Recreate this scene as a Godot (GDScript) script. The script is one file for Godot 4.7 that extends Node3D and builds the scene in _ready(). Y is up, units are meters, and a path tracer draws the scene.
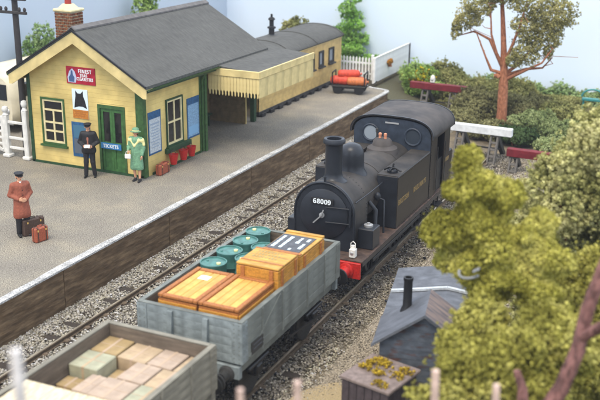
extends Node3D
# A model railway station: platform, yellow station, tank engine and two loaded wagons.

const FLAT := -1
var used := {}
var rng := RandomNumberGenerator.new()
var M := {}
var N := {}
const HP := 0.894      # platform height above the rails

# ---------------------------------------------------------------- mesh builder
class B:
	var st := SurfaceTool.new()
	var n := 0
	func _init() -> void:
		st.begin(Mesh.PRIMITIVE_TRIANGLES)
	func tri(a: Vector3, b: Vector3, c: Vector3, out: Vector3, g := -1) -> void:
		st.set_smooth_group(g)
		if (b - a).cross(c - a).dot(out) > 0.0:
			st.add_vertex(a); st.add_vertex(c); st.add_vertex(b)
		else:
			st.add_vertex(a); st.add_vertex(b); st.add_vertex(c)
		n += 1
	func quad(a: Vector3, b: Vector3, c: Vector3, d: Vector3, out: Vector3, g := -1) -> void:
		tri(a, b, c, out, g)
		tri(a, c, d, out, g)
	# chamfered box
	func box(ctr: Vector3, size: Vector3, ch := 0.0, bs := Basis()) -> B:
		var h := size * 0.5
		var c := minf(ch, minf(h.x, minf(h.y, h.z)) * 0.9)
		if c <= 0.0:
			for ax in 3:
				for s in [-1.0, 1.0]:
					var o := Vector3(); o[ax] = s
					var u := Vector3(); u[(ax + 1) % 3] = 1
					var w := Vector3(); w[(ax + 2) % 3] = 1
					quad(ctr + bs * ((o - u - w) * h), ctr + bs * ((o + u - w) * h), ctr + bs * ((o + u + w) * h), ctr + bs * ((o - u + w) * h), bs * o)
			return self
		for ax in 3:
			var i := (ax + 1) % 3
			var j := (ax + 2) % 3
			for s in [-1.0, 1.0]:
				var o := Vector3(); o[ax] = s
				var q := []
				for k in [[-1, -1], [1, -1], [1, 1], [-1, 1]]:
					var v := Vector3(); v[ax] = s * h[ax]; v[i] = k[0] * (h[i] - c); v[j] = k[1] * (h[j] - c)
					q.append(ctr + bs * v)
				quad(q[0], q[1], q[2], q[3], bs * o)
			for si in [-1.0, 1.0]:
				for sj in [-1.0, 1.0]:
					var o2 := Vector3(); o2[i] = si; o2[j] = sj
					var q2 := []
					for k in [[0, -1], [0, 1], [1, 1], [1, -1]]:
						var v2 := Vector3(); v2[ax] = k[1] * (h[ax] - c)
						v2[i] = si * (h[i] - (c if k[0] == 1 else 0.0)); v2[j] = sj * (h[j] - (c if k[0] == 0 else 0.0))
						q2.append(ctr + bs * v2)
					quad(q2[0], q2[1], q2[2], q2[3], bs * o2)
		for sx in [-1.0, 1.0]:
			for sy in [-1.0, 1.0]:
				for sz in [-1.0, 1.0]:
					var s3 := Vector3(sx, sy, sz)
					tri(ctr + bs * (s3 * Vector3(h.x, h.y - c, h.z - c)), ctr + bs * (s3 * Vector3(h.x - c, h.y, h.z - c)), ctr + bs * (s3 * Vector3(h.x - c, h.y - c, h.z)), bs * s3)
		return self
	# bar between two points
	func bar(a: Vector3, b: Vector3, w: float, t: float, up := Vector3.UP, ch := 0.0) -> B:
		var z := (b - a).normalized()
		var x := up.cross(z)
		if x.length() < 0.01:
			x = Vector3.RIGHT.cross(z)
		x = x.normalized()
		return box((a + b) * 0.5, Vector3(w, t, a.distance_to(b)), ch, Basis(x, z.cross(x), z))
	func tube(p: Array, r: Array, seg := 8, g := 1, cap := true) -> B:
		var rings := []
		var x := Vector3()
		for k in p.size():
			var d: Vector3 = (p[mini(k + 1, p.size() - 1)] - p[maxi(k - 1, 0)]).normalized()
			if k == 0:
				x = d.cross(Vector3.UP if absf(d.y) < 0.9 else Vector3.RIGHT).normalized()
			else:
				x = (x - d * x.dot(d)).normalized()
			var y := d.cross(x)
			var ring := []
			for s in seg:
				var a := TAU * s / seg
				ring.append(p[k] + (x * cos(a) + y * sin(a)) * r[k])
			rings.append(ring)
		for k in p.size() - 1:
			var mid: Vector3 = (p[k] + p[k + 1]) * 0.5
			for s in seg:
				var t := (s + 1) % seg
				quad(rings[k][s], rings[k][t], rings[k + 1][t], rings[k + 1][s], (rings[k][s] + rings[k + 1][t]) * 0.5 - mid, g)
		if cap:
			for e in [0, p.size() - 1]:
				var out: Vector3 = p[0] - p[1] if e == 0 else p[e] - p[e - 1]
				for s in seg:
					tri(p[e], rings[e][s], rings[e][(s + 1) % seg], out)
		return self
	# profile of (radius, height) turned about y
	func lathe(pr: Array, seg := 24, xf := Transform3D(), a0 := 0.0, a1 := TAU) -> B:
		var g := 2
		for k in pr.size() - 1:
			var p: Vector2 = pr[k]
			var q: Vector2 = pr[k + 1]
			if p.distance_to(q) < 1e-6:
				g += 1
				continue
			if k > 0:
				var e: Vector2 = p - pr[k - 1]
				if absf(e.angle_to(q - p)) > 0.7:
					g += 1
			var nr := Vector2(q.y - p.y, p.x - q.x)
			for s in seg:
				var u := a0 + (a1 - a0) * s / seg
				var w := a0 + (a1 - a0) * (s + 1) / seg
				var m := (u + w) * 0.5
				var out := xf.basis * Vector3(cos(m) * nr.x, nr.y, sin(m) * nr.x)
				var A := xf * Vector3(cos(u) * p.x, p.y, sin(u) * p.x)
				var Bv := xf * Vector3(cos(w) * p.x, p.y, sin(w) * p.x)
				var C := xf * Vector3(cos(w) * q.x, q.y, sin(w) * q.x)
				var D := xf * Vector3(cos(u) * q.x, q.y, sin(u) * q.x)
				if p.x > 1e-6:
					tri(A, Bv, C if q.x > 1e-6 else D, out, g)
				if q.x > 1e-6:
					tri(A, C, D, out, g)
		return self
	# polygon in xy pushed along z from 0 to depth
	func prism(poly: PackedVector2Array, depth: float, xf := Transform3D(), g := -1) -> B:
		var idx := Geometry2D.triangulate_polygon(poly)
		if idx.is_empty():
			return self
		for k in range(0, idx.size(), 3):
			for z in [0.0, depth]:
				tri(xf * Vector3(poly[idx[k]].x, poly[idx[k]].y, z), xf * Vector3(poly[idx[k + 1]].x, poly[idx[k + 1]].y, z), xf * Vector3(poly[idx[k + 2]].x, poly[idx[k + 2]].y, z), xf.basis * Vector3(0, 0, (1.0 if z == depth else -1.0) * signf(depth)))
		var cw := Geometry2D.is_polygon_clockwise(poly)
		for k in poly.size():
			var a := poly[k]
			var b := poly[(k + 1) % poly.size()]
			var e := b - a
			var out := Vector3(e.y, -e.x, 0) * (-1.0 if cw else 1.0)
			quad(xf * Vector3(a.x, a.y, 0), xf * Vector3(b.x, b.y, 0), xf * Vector3(b.x, b.y, depth), xf * Vector3(a.x, a.y, depth), xf.basis * out, g)
		return self
	func ball(c: Vector3, r: Vector3, seg := 12, rows := 8, bs := Basis()) -> B:
		var pr := []
		for k in rows + 1:
			var a := PI * k / rows - PI / 2
			pr.append(Vector2(cos(a), sin(a)) if k > 0 and k < rows else Vector2(0, sin(a)))
		return lathe(pr, seg, Transform3D(bs * Basis.from_scale(r), c))
	func done() -> ArrayMesh:
		st.generate_normals()
		st.index()
		return st.commit()

# ---------------------------------------------------------------- things and parts
func numbered(s: String) -> String:
	var k: int = used.get(s, 0)
	used[s] = k + 1
	return s if k == 0 else "%s_%03d" % [s, k]

func tag(o: Node, label: String, category: String, group := "") -> Node:
	o.set_meta("label", label)
	o.set_meta("category", category)
	if group:
		o.set_meta("group", group)
	return o

func thing(called: String, label: String, category: String, at := Vector3.ZERO, turn := 0.0, group := "") -> Node3D:
	var o := Node3D.new()
	o.name = numbered(called)
	add_child(o)
	o.position = at
	o.rotation.y = turn
	tag(o, label, category, group)
	return o

func part(called: String, mesh: Mesh, mat: Material, parent: Node = self, at := Vector3.ZERO) -> MeshInstance3D:
	var o := MeshInstance3D.new()
	o.mesh = mesh
	o.material_override = mat
	if parent == self:
		o.name = numbered(called)
		add_child(o)
	else:
		o.name = called
		parent.add_child(o, true)
	o.position = at
	return o

func struct(called: String, mesh: Mesh, mat: Material, at := Vector3.ZERO) -> MeshInstance3D:
	var o := part(called, mesh, mat, self, at)
	o.set_meta("kind", "structure")
	return o

func dup(o: Node3D, base: String, at: Vector3, turn: float, label: String) -> Node3D:
	var c: Node3D = o.duplicate()
	c.name = numbered(base)
	add_child(c)
	c.position = at
	c.rotation.y = turn
	c.set_meta("label", label)
	return c

func pv(a: Array) -> PackedVector2Array:
	var p := PackedVector2Array()
	for k in range(0, a.size(), 2):
		p.append(Vector2(a[k], a[k + 1]))
	return p

func rect(x: float, y: float, w: float, h: float) -> PackedVector2Array:
	return pv([x, y, x + w, y, x + w, y + h, x, y + h])

func cbox(size: Vector3, ch := 0.0) -> ArrayMesh:
	return B.new().box(Vector3.ZERO, size, ch).done()

func words(t: String, h: float, depth := 0.006, bold := true, serif := false) -> TextMesh:
	var f := SystemFont.new()
	f.font_names = PackedStringArray(["Droid Serif" if serif else "Droid Sans"])
	f.font_weight = 700 if bold else 400
	var m := TextMesh.new()
	m.text = t
	m.font = f
	m.font_size = 32
	m.pixel_size = h / 23.0
	m.depth = depth
	m.curve_step = 4.0
	return m

# ---------------------------------------------------------------- materials
func noise(freq: float, oct: int, sd: int, lo: Color, hi: Color, size := 512, kind := FastNoiseLite.TYPE_SIMPLEX_SMOOTH, mids := []) -> NoiseTexture2D:
	var f := FastNoiseLite.new()
	f.seed = sd
	f.frequency = freq
	f.noise_type = kind
	f.fractal_octaves = oct
	f.fractal_gain = 0.55
	var g := Gradient.new()
	g.set_color(0, lo)
	g.set_color(1, hi)
	for m in mids:
		g.add_point(m[0], m[1])
	var t := NoiseTexture2D.new()
	t.width = size
	t.height = size
	t.seamless = true
	t.noise = f
	t.color_ramp = g
	return t

func lin(r: float, g: float, b: float) -> Color:
	return Color(r, g, b).linear_to_srgb()

func mat(c: Color, rough := 0.7, tex: Texture2D = null, scale := Vector3.ONE, bump: Texture2D = null, cm := 0.0, detail: Texture2D = null, dscale := Vector3.ONE) -> StandardMaterial3D:
	var m := StandardMaterial3D.new()
	m.albedo_color = c.linear_to_srgb()
	m.roughness = rough
	m.metallic_specular = 0.4
	m.uv1_triplanar = true
	m.uv1_scale = scale
	m.albedo_texture = tex
	if bump:
		m.heightmap_enabled = true
		m.heightmap_texture = bump
		m.heightmap_scale = cm
	if detail:
		m.detail_enabled = true
		m.detail_albedo = detail
		m.detail_blend_mode = BaseMaterial3D.BLEND_MODE_MUL
		m.detail_uv_layer = BaseMaterial3D.DETAIL_UV_2
		m.uv2_triplanar = true
		m.uv2_scale = dscale
	return m

func g8(v: float) -> Color:
	return Color(v, v, v)

func make_materials() -> void:
	N.mid = noise(0.012, 5, 1, g8(0.72), g8(1.0))
	N.soft = noise(0.006, 4, 2, g8(0.86), g8(1.0))
	N.fine = noise(0.09, 4, 3, g8(0.62), g8(1.0))
	N.grain = noise(0.03, 4, 4, g8(0.70), g8(1.0))
	N.speck = noise(0.16, 3, 5, g8(0.35), g8(1.0), 512, FastNoiseLite.TYPE_SIMPLEX_SMOOTH, [[0.40, g8(0.62)], [0.52, g8(0.84)], [0.70, g8(0.9)]])
	N.grit = noise(0.11, 3, 25, g8(0.55), g8(1.0), 1024, FastNoiseLite.TYPE_SIMPLEX_SMOOTH, [[0.36, g8(0.68)], [0.48, g8(0.84)], [0.60, g8(0.9)], [0.72, g8(1.0)]])
	N.blot = noise(0.014, 5, 6, g8(0.45), g8(1.0), 512, FastNoiseLite.TYPE_SIMPLEX_SMOOTH, [[0.40, g8(0.70)], [0.55, g8(0.93)]])
	N.wall = noise(0.012, 6, 7, Color(0.30, 0.245, 0.18), Color(0.50, 0.43, 0.34), 512, FastNoiseLite.TYPE_SIMPLEX_SMOOTH, [[0.42, Color(0.35, 0.29, 0.22)], [0.56, Color(0.39, 0.33, 0.26)]])
	N.pave = noise(0.010, 5, 8, Color(0.57, 0.55, 0.52), Color(0.68, 0.65, 0.585), 512, FastNoiseLite.TYPE_SIMPLEX_SMOOTH, [[0.5, Color(0.61, 0.59, 0.55)]])
	N.dirt = noise(0.012, 5, 9, Color(0.34, 0.30, 0.25), Color(0.70, 0.62, 0.48), 512, FastNoiseLite.TYPE_SIMPLEX_SMOOTH, [[0.5, Color(0.52, 0.47, 0.39)]])
	N.rust = noise(0.010, 5, 10, Color(0.24, 0.22, 0.23), Color(0.52, 0.43, 0.37), 512, FastNoiseLite.TYPE_SIMPLEX_SMOOTH, [[0.45, Color(0.33, 0.30, 0.30)], [0.6, Color(0.42, 0.36, 0.33)]])
	N.dust = noise(0.012, 5, 11, Color(0.22, 0.21, 0.21), Color(0.47, 0.43, 0.39), 512, FastNoiseLite.TYPE_SIMPLEX_SMOOTH, [[0.5, Color(0.35, 0.33, 0.31)]])
	N.bark = noise(0.02, 5, 12, Color(0.40, 0.24, 0.17), Color(0.74, 0.50, 0.38), 512, FastNoiseLite.TYPE_SIMPLEX_SMOOTH, [[0.5, Color(0.60, 0.39, 0.28)]])
	N.bump = noise(0.02, 5, 13, g8(0.0), g8(1.0))
	N.fbump = noise(0.12, 4, 14, g8(0.0), g8(1.0))
	N.cloud = noise(0.0035, 3, 15, Color(0.93, 0.955, 0.985), Color(1, 1, 1))
	var W := Color.WHITE
	M.pave = mat(Color(0.93, 0.90, 0.855), 0.95, N.pave, Vector3.ONE * 0.12, N.fbump, 1.6, N.grit, Vector3.ONE * 0.21)
	M.ramp = mat(Color(0.5, 0.5, 0.42), 0.95, N.dirt, Vector3.ONE * 0.2, N.fbump, 2.0, N.speck, Vector3.ONE * 0.5)
	M.white_line = mat(Color(0.80, 0.79, 0.77), 0.8, N.mid, Vector3.ONE * 0.35, N.fbump, 1.0, N.grit, Vector3.ONE * 0.15)
	M.wall = mat(Color(1.38, 1.28, 1.14), 0.9, N.wall, Vector3(0.12, 0.75, 0.12), N.bump, 1.2, N.mid, Vector3(0.3, 0.9, 0.3))
	M.dirt = mat(W, 0.95, N.dirt, Vector3.ONE * 0.2, N.fbump, 3.0, N.speck, Vector3.ONE * 0.6)
	M.earth = mat(Color(0.5, 0.55, 0.35), 0.95, N.dirt, Vector3.ONE * 0.1, N.fbump, 3.0)
	M.sky = mat(Color(0.70, 0.775, 0.855), 0.9, N.cloud, Vector3.ONE * 0.04)
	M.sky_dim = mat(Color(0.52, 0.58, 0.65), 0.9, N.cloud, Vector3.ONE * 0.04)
	M.cream = mat(Color(0.80, 0.61, 0.22), 0.6, N.soft, Vector3.ONE * 0.4, N.fbump, 0.2, N.soft, Vector3.ONE * 0.13)
	M.cream_trim = mat(Color(0.78, 0.62, 0.28), 0.55, N.soft, Vector3.ONE * 0.5, N.fbump, 0.2, N.soft, Vector3.ONE * 0.3)
	M.recess_shade = mat(Color(0.30, 0.21, 0.09), 0.8, N.mid, Vector3.ONE * 0.5)  # cream darkened for the recess: canopy shade put into the colour
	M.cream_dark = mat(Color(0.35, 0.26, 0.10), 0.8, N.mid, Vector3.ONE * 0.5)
	M.coach = mat(Color(0.68, 0.475, 0.18), 0.6, N.soft, Vector3(0.3, 0.3, 0.12), N.fbump, 0.2, N.soft, Vector3.ONE)
	M.sash = mat(Color(0.74, 0.64, 0.36), 0.5, N.soft, Vector3.ONE)
	M.green = mat(Color(0.055, 0.13, 0.038), 0.5, N.mid, Vector3.ONE * 0.7)
	M.green_dark = mat(Color(0.025, 0.075, 0.03), 0.5, N.mid, Vector3.ONE * 0.7)
	M.door_green = mat(Color(0.06, 0.17, 0.048), 0.5, N.mid, Vector3.ONE * 0.7)
	M.glass = mat(Color(0.012, 0.012, 0.012), 0.12)
	M.glass.metallic_specular = 0.5
	M.glass_pale = mat(Color(0.22, 0.25, 0.28), 0.2)
	M.slate = mat(Color(0.125, 0.123, 0.113), 0.8, N.soft, Vector3(0.25, 0.25, 0.08), N.fbump, 0.6, N.grain, Vector3(0.16, 0.5, 0.5))
	M.slate_cap = mat(Color(0.17, 0.16, 0.155), 0.8, N.mid, Vector3.ONE * 0.5)
	M.brick = mat(W, 0.85, noise(0.05, 2, 21, Color(0.20, 0.11, 0.08), Color(0.55, 0.36, 0.20), 256, FastNoiseLite.TYPE_CELLULAR, [[0.5, Color(0.46, 0.27, 0.16)]]), Vector3.ONE * 0.5)
	M.mortar = mat(Color(0.62, 0.55, 0.38), 0.9, N.mid, Vector3.ONE)
	M.pot = mat(Color(0.42, 0.05, 0.04), 0.6, N.mid, Vector3.ONE)
	M.black = mat(Color(0.018, 0.018, 0.02), 0.5, N.mid, Vector3.ONE)
	M.iron = mat(Color(0.05, 0.048, 0.045), 0.6, N.grain, Vector3.ONE)
	M.pole = mat(Color(0.055, 0.05, 0.05), 0.8, N.grain, Vector3(2, 0.3, 2))
	M.white = mat(Color(0.78, 0.76, 0.71), 0.6, N.soft, Vector3.ONE)
	M.fence = mat(Color(0.84, 0.84, 0.82), 0.65, N.soft, Vector3.ONE)
	M.enamel_red = mat(Color(0.45, 0.015, 0.04), 0.35, N.mid, Vector3.ONE * 0.8)
	M.enamel_blue = mat(Color(0.03, 0.12, 0.27), 0.4, N.mid, Vector3.ONE)
	M.enamel_white = mat(Color(0.72, 0.76, 0.78), 0.35)
	M.paper = mat(Color(0.58, 0.64, 0.68), 0.55, N.mid, Vector3.ONE * 2.0)
	M.paper_blue = mat(Color(0.27, 0.46, 0.68), 0.55, N.mid, Vector3.ONE * 2.0)
	M.ink = mat(Color(0.10, 0.12, 0.16), 0.7)
	M.orange = mat(Color(0.60, 0.22, 0.03), 0.5, N.mid, Vector3.ONE * 2)
	M.orange_dark = mat(Color(0.36, 0.12, 0.02), 0.5)
	M.pale_blue = mat(Color(0.60, 0.70, 0.74), 0.5)
	M.red = mat(Color(0.58, 0.025, 0.02), 0.4, N.mid, Vector3.ONE * 2)
	M.maroon = mat(Color(0.20, 0.016, 0.026), 0.55, N.mid, Vector3.ONE * 0.4)
	M.beam_white = mat(Color(0.74, 0.75, 0.76), 0.6, N.soft, Vector3.ONE)
	M.old_rail = mat(Color(0.17, 0.155, 0.14), 0.8, N.grain, Vector3.ONE)
	M.rail_side = mat(Color(0.16, 0.115, 0.075), 0.8, N.mid, Vector3.ONE)
	M.rail_top = mat(Color(0.42, 0.35, 0.25), 0.35, N.mid, Vector3(1, 1, 0.3))
	M.rail_top.metallic = 0.5
	M.sleeper = mat(Color(0.055, 0.042, 0.032), 0.9, N.grain, Vector3(0.5, 1, 2))
	M.stone = mat(W, 0.9, N.mid, Vector3.ONE * 2.0)
	M.stone.vertex_color_use_as_albedo = true
	M.loco = mat(Color(0.026, 0.030, 0.040), 0.38, N.soft, Vector3.ONE * 0.6, null, 0.0, N.mid, Vector3.ONE * 0.25)
	M.loco_side = mat(Color(0.021, 0.017, 0.016), 0.42, N.soft, Vector3.ONE * 0.6, null, 0.0, N.mid, Vector3(0.2, 0.2, 0.2))
	M.loco_blue = mat(Color(0.034, 0.046, 0.068), 0.45, N.mid, Vector3.ONE * 0.6)
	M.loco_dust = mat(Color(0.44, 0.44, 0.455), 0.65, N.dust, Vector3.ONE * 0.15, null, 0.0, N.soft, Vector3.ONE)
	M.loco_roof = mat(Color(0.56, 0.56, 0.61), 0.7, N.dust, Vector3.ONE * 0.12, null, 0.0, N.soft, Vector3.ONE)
	M.foot = mat(Color(0.62, 0.45, 0.40), 0.75, N.dust, Vector3.ONE * 0.5)
	M.gold = mat(Color(0.55, 0.36, 0.10), 0.5)
	M.faded_gold = mat(Color(0.22, 0.15, 0.06), 0.6)
	M.spec_glass = mat(Color(0.03, 0.038, 0.05), 0.15)
	M.copper = mat(Color(0.50, 0.21, 0.12), 0.4)
	M.steel = mat(Color(0.42, 0.42, 0.42), 0.4)
	M.steel.metallic = 0.5
	M.wagon = mat(Color(0.235, 0.25, 0.225), 0.65, N.soft, Vector3.ONE * 0.5, N.fbump, 0.2, N.mid, Vector3.ONE * 0.25)
	M.wagon_in = mat(Color(0.21, 0.165, 0.125), 0.8, N.mid, Vector3(0.2, 1.2, 0.2), null, 0.0, N.soft, Vector3.ONE * 0.6)
	M.wagon_end = mat(Color(0.325, 0.37, 0.375), 0.6, N.mid, Vector3.ONE * 0.5, N.fbump, 0.25, N.soft, Vector3.ONE)
	M.wood2 = mat(Color(0.31, 0.285, 0.225), 0.7, N.mid, Vector3(0.2, 1.0, 0.2), null, 0.0, N.soft, Vector3.ONE * 0.4)
	M.crate = mat(Color(0.74, 0.34, 0.05), 0.55, N.grain, Vector3(1.2, 1.2, 0.25), null, 0.0, N.soft, Vector3.ONE)
	M.crate_pale = mat(Color(0.80, 0.43, 0.10), 0.55, N.soft, Vector3(1.2, 1.2, 0.25), null, 0.0, N.soft, Vector3.ONE)
	M.crate_rim = mat(Color(0.46, 0.17, 0.045), 0.6, N.grain, Vector3(1, 1, 1))
	M.crate_yellow = mat(Color(0.74, 0.41, 0.085), 0.55, N.mid, Vector3(0.3, 1.2, 1.2), null, 0.0, N.soft, Vector3.ONE)
	M.stencil = mat(Color(0.10, 0.10, 0.07), 0.7)
	M.board_grey = mat(Color(0.10, 0.105, 0.12), 0.6, N.mid, Vector3.ONE)
	M.drum = mat(Color(0.075, 0.225, 0.20), 0.42, N.mid, Vector3.ONE)
	M.carton = mat(Color(0.46, 0.34, 0.215), 0.75, N.soft, Vector3.ONE)
	M.carton_pink = mat(Color(0.44, 0.335, 0.255), 0.75, N.soft, Vector3.ONE)
	M.carton_green = mat(Color(0.38, 0.37, 0.26), 0.75, N.soft, Vector3.ONE)
	M.carton_brown = mat(Color(0.38, 0.27, 0.13), 0.75, N.soft, Vector3.ONE)
	M.tape = mat(Color(0.42, 0.31, 0.22), 0.6)
	M.cream_crate = mat(Color(0.80, 0.68, 0.46), 0.6, N.grain, Vector3(1, 1, 0.3))
	M.sack = mat(Color(0.72, 0.075, 0.035), 0.5, N.mid, Vector3.ONE)
	M.sack_orange = mat(Color(0.70, 0.20, 0.06), 0.5, N.mid, Vector3.ONE)
	M.skin = mat(Color(0.58, 0.30, 0.18), 0.6)
	M.coat = mat(Color(0.36, 0.105, 0.06), 0.7, N.mid, Vector3.ONE * 2)
	M.suit = mat(Color(0.022, 0.021, 0.024), 0.6, N.mid, Vector3.ONE * 2)
	M.waist = mat(Color(0.30, 0.11, 0.07), 0.7)
	M.dress = mat(Color(0.20, 0.40, 0.24), 0.7, N.mid, Vector3.ONE * 2)
	M.shawl = mat(Color(0.76, 0.68, 0.30), 0.7)
	M.hair = mat(Color(0.04, 0.025, 0.015), 0.7)
	M.shirt = mat(Color(0.7, 0.68, 0.64), 0.7)
	M.case_brown = mat(Color(0.085, 0.05, 0.035), 0.6, N.mid, Vector3.ONE * 3)
	M.case_red = mat(Color(0.40, 0.10, 0.05), 0.55, N.mid, Vector3.ONE * 3)
	M.hut_slate = mat(Color(0.195, 0.21, 0.245), 0.55, N.mid, Vector3(0.25, 0.25, 0.6), N.fbump, 0.8, N.mid, Vector3.ONE * 0.35)
	M.hut_rust = mat(Color(1.25, 1.35, 1.5), 0.75, N.rust, Vector3(0.35, 0.35, 1.4))
	M.hut_wall = mat(Color(0.13, 0.145, 0.17), 0.7, N.mid, Vector3(0.5, 0.9, 0.5), null, 0.0, noise(0.012, 4, 31, Color(1, 1, 1), Color(1.0, 0.62, 0.5), 512, FastNoiseLite.TYPE_SIMPLEX_SMOOTH, [[0.55, Color(0.95, 0.97, 1)]]), Vector3(0.3, 0.8, 0.3))
	M.hoop = mat(Color(0.20, 0.205, 0.21), 0.5)
	M.lead = mat(Color(0.62, 0.66, 0.70), 0.45, N.mid, Vector3.ONE)
	M.bunker = mat(Color(0.26, 0.20, 0.18), 0.8, N.mid, Vector3.ONE)
	M.bunker_side = mat(Color(0.085, 0.065, 0.07), 0.8, N.mid, Vector3.ONE)
	M.trunk = mat(W, 0.85, N.bark, Vector3(1.2, 0.4, 1.2), N.bump, 3.0)
	M.trunk_pink = mat(Color(0.36, 0.17, 0.15), 0.75, N.mid, Vector3(0.7, 0.35, 0.7), N.bump, 3.0, N.blot, Vector3(1.2, 0.5, 1.2))
	M.twig = mat(Color(0.66, 0.48, 0.40), 0.8, N.mid, Vector3.ONE)
	M.twig_white = mat(Color(0.72, 0.68, 0.66), 0.8, N.mid, Vector3.ONE)
	M.leaf = mat(W, 0.85)
	M.leaf.vertex_color_use_as_albedo = true
	M.leaf.uv1_triplanar = false
	M.leaf.metallic_specular = 0.15
	M.leaf.backlight_enabled = true
	M.leaf.backlight = Color(0.45, 0.45, 0.22)
	M.car = mat(Color(0.78, 0.70, 0.52), 0.35, N.soft, Vector3.ONE * 0.5)
	M.teal = mat(Color(0.04, 0.22, 0.22), 0.4)
	M.tyre = mat(Color(0.02, 0.02, 0.02), 0.8)
	M.sand = mat(Color(0.62, 0.48, 0.27), 0.95, N.speck, Vector3.ONE * 0.6)

func _ready() -> void:
	rng.seed = 20240
	# camera
	var cam := Camera3D.new()
	cam.name = "camera"
	cam.fov = 23.84
	cam.near = 0.05
	cam.far = 400.0
	var yaw := 0.4304
	var pit := 0.3219
	var rol := 0.0107
	var fw := Vector3(-sin(yaw) * cos(pit), -sin(pit), -cos(yaw) * cos(pit))
	var r := Vector3(cos(yaw), 0, -sin(yaw))
	var u := r.cross(fw)
	cam.basis = Basis(r * cos(rol) + u * sin(rol), -r * sin(rol) + u * cos(rol), -fw)
	cam.position = Vector3(8.922, 9.993, 14.292)
	var at := CameraAttributesPhysical.new()
	at.frustum_focal_length = 56.85
	at.frustum_focus_distance = 27.0
	at.exposure_aperture = 0.55
	at.frustum_near = 0.05
	at.frustum_far = 400.0
	cam.attributes = at
	cam.fov = 23.84
	add_child(cam)
	cam.current = true
	# sky, sun, exposure
	var we := WorldEnvironment.new()
	we.name = "environment"
	var e := Environment.new()
	e.background_mode = Environment.BG_SKY
	var ps := ProceduralSkyMaterial.new()
	ps.sky_top_color = Color(0.90, 0.94, 1.0)
	ps.sky_horizon_color = Color(0.80, 0.86, 0.93)
	ps.ground_horizon_color = Color(0.62, 0.66, 0.70)
	ps.ground_bottom_color = Color(0.45, 0.45, 0.44)
	ps.sky_energy_multiplier = 1.0
	ps.ground_energy_multiplier = 0.9
	var sk := Sky.new()
	sk.sky_material = ps
	e.sky = sk
	e.tonemap_mode = Environment.TONE_MAPPER_LINEAR
	e.tonemap_exposure = 2.38
	e.fog_enabled = true
	e.fog_light_color = Color(0.93, 0.95, 1.0)
	e.fog_density = 0.0006
	e.sdfgi_enabled = true
	e.ssao_enabled = true
	e.ssil_enabled = true
	we.environment = e
	add_child(we)
	var sun := DirectionalLight3D.new()
	sun.name = "sun"
	sun.light_energy = 0.45
	sun.light_color = Color(1.0, 0.965, 0.91)
	sun.light_angular_distance = 28.0
	sun.shadow_enabled = true
	add_child(sun)
	sun.look_at_from_position(Vector3.ZERO, -Vector3(-0.02, 0.86, 0.50), Vector3.UP)
	make_materials()
	setting()
	track()
	station()
	coach_body()
	platform_things()
	locomotive()
	wagons()
	people()
	yard()
	plants()

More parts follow.
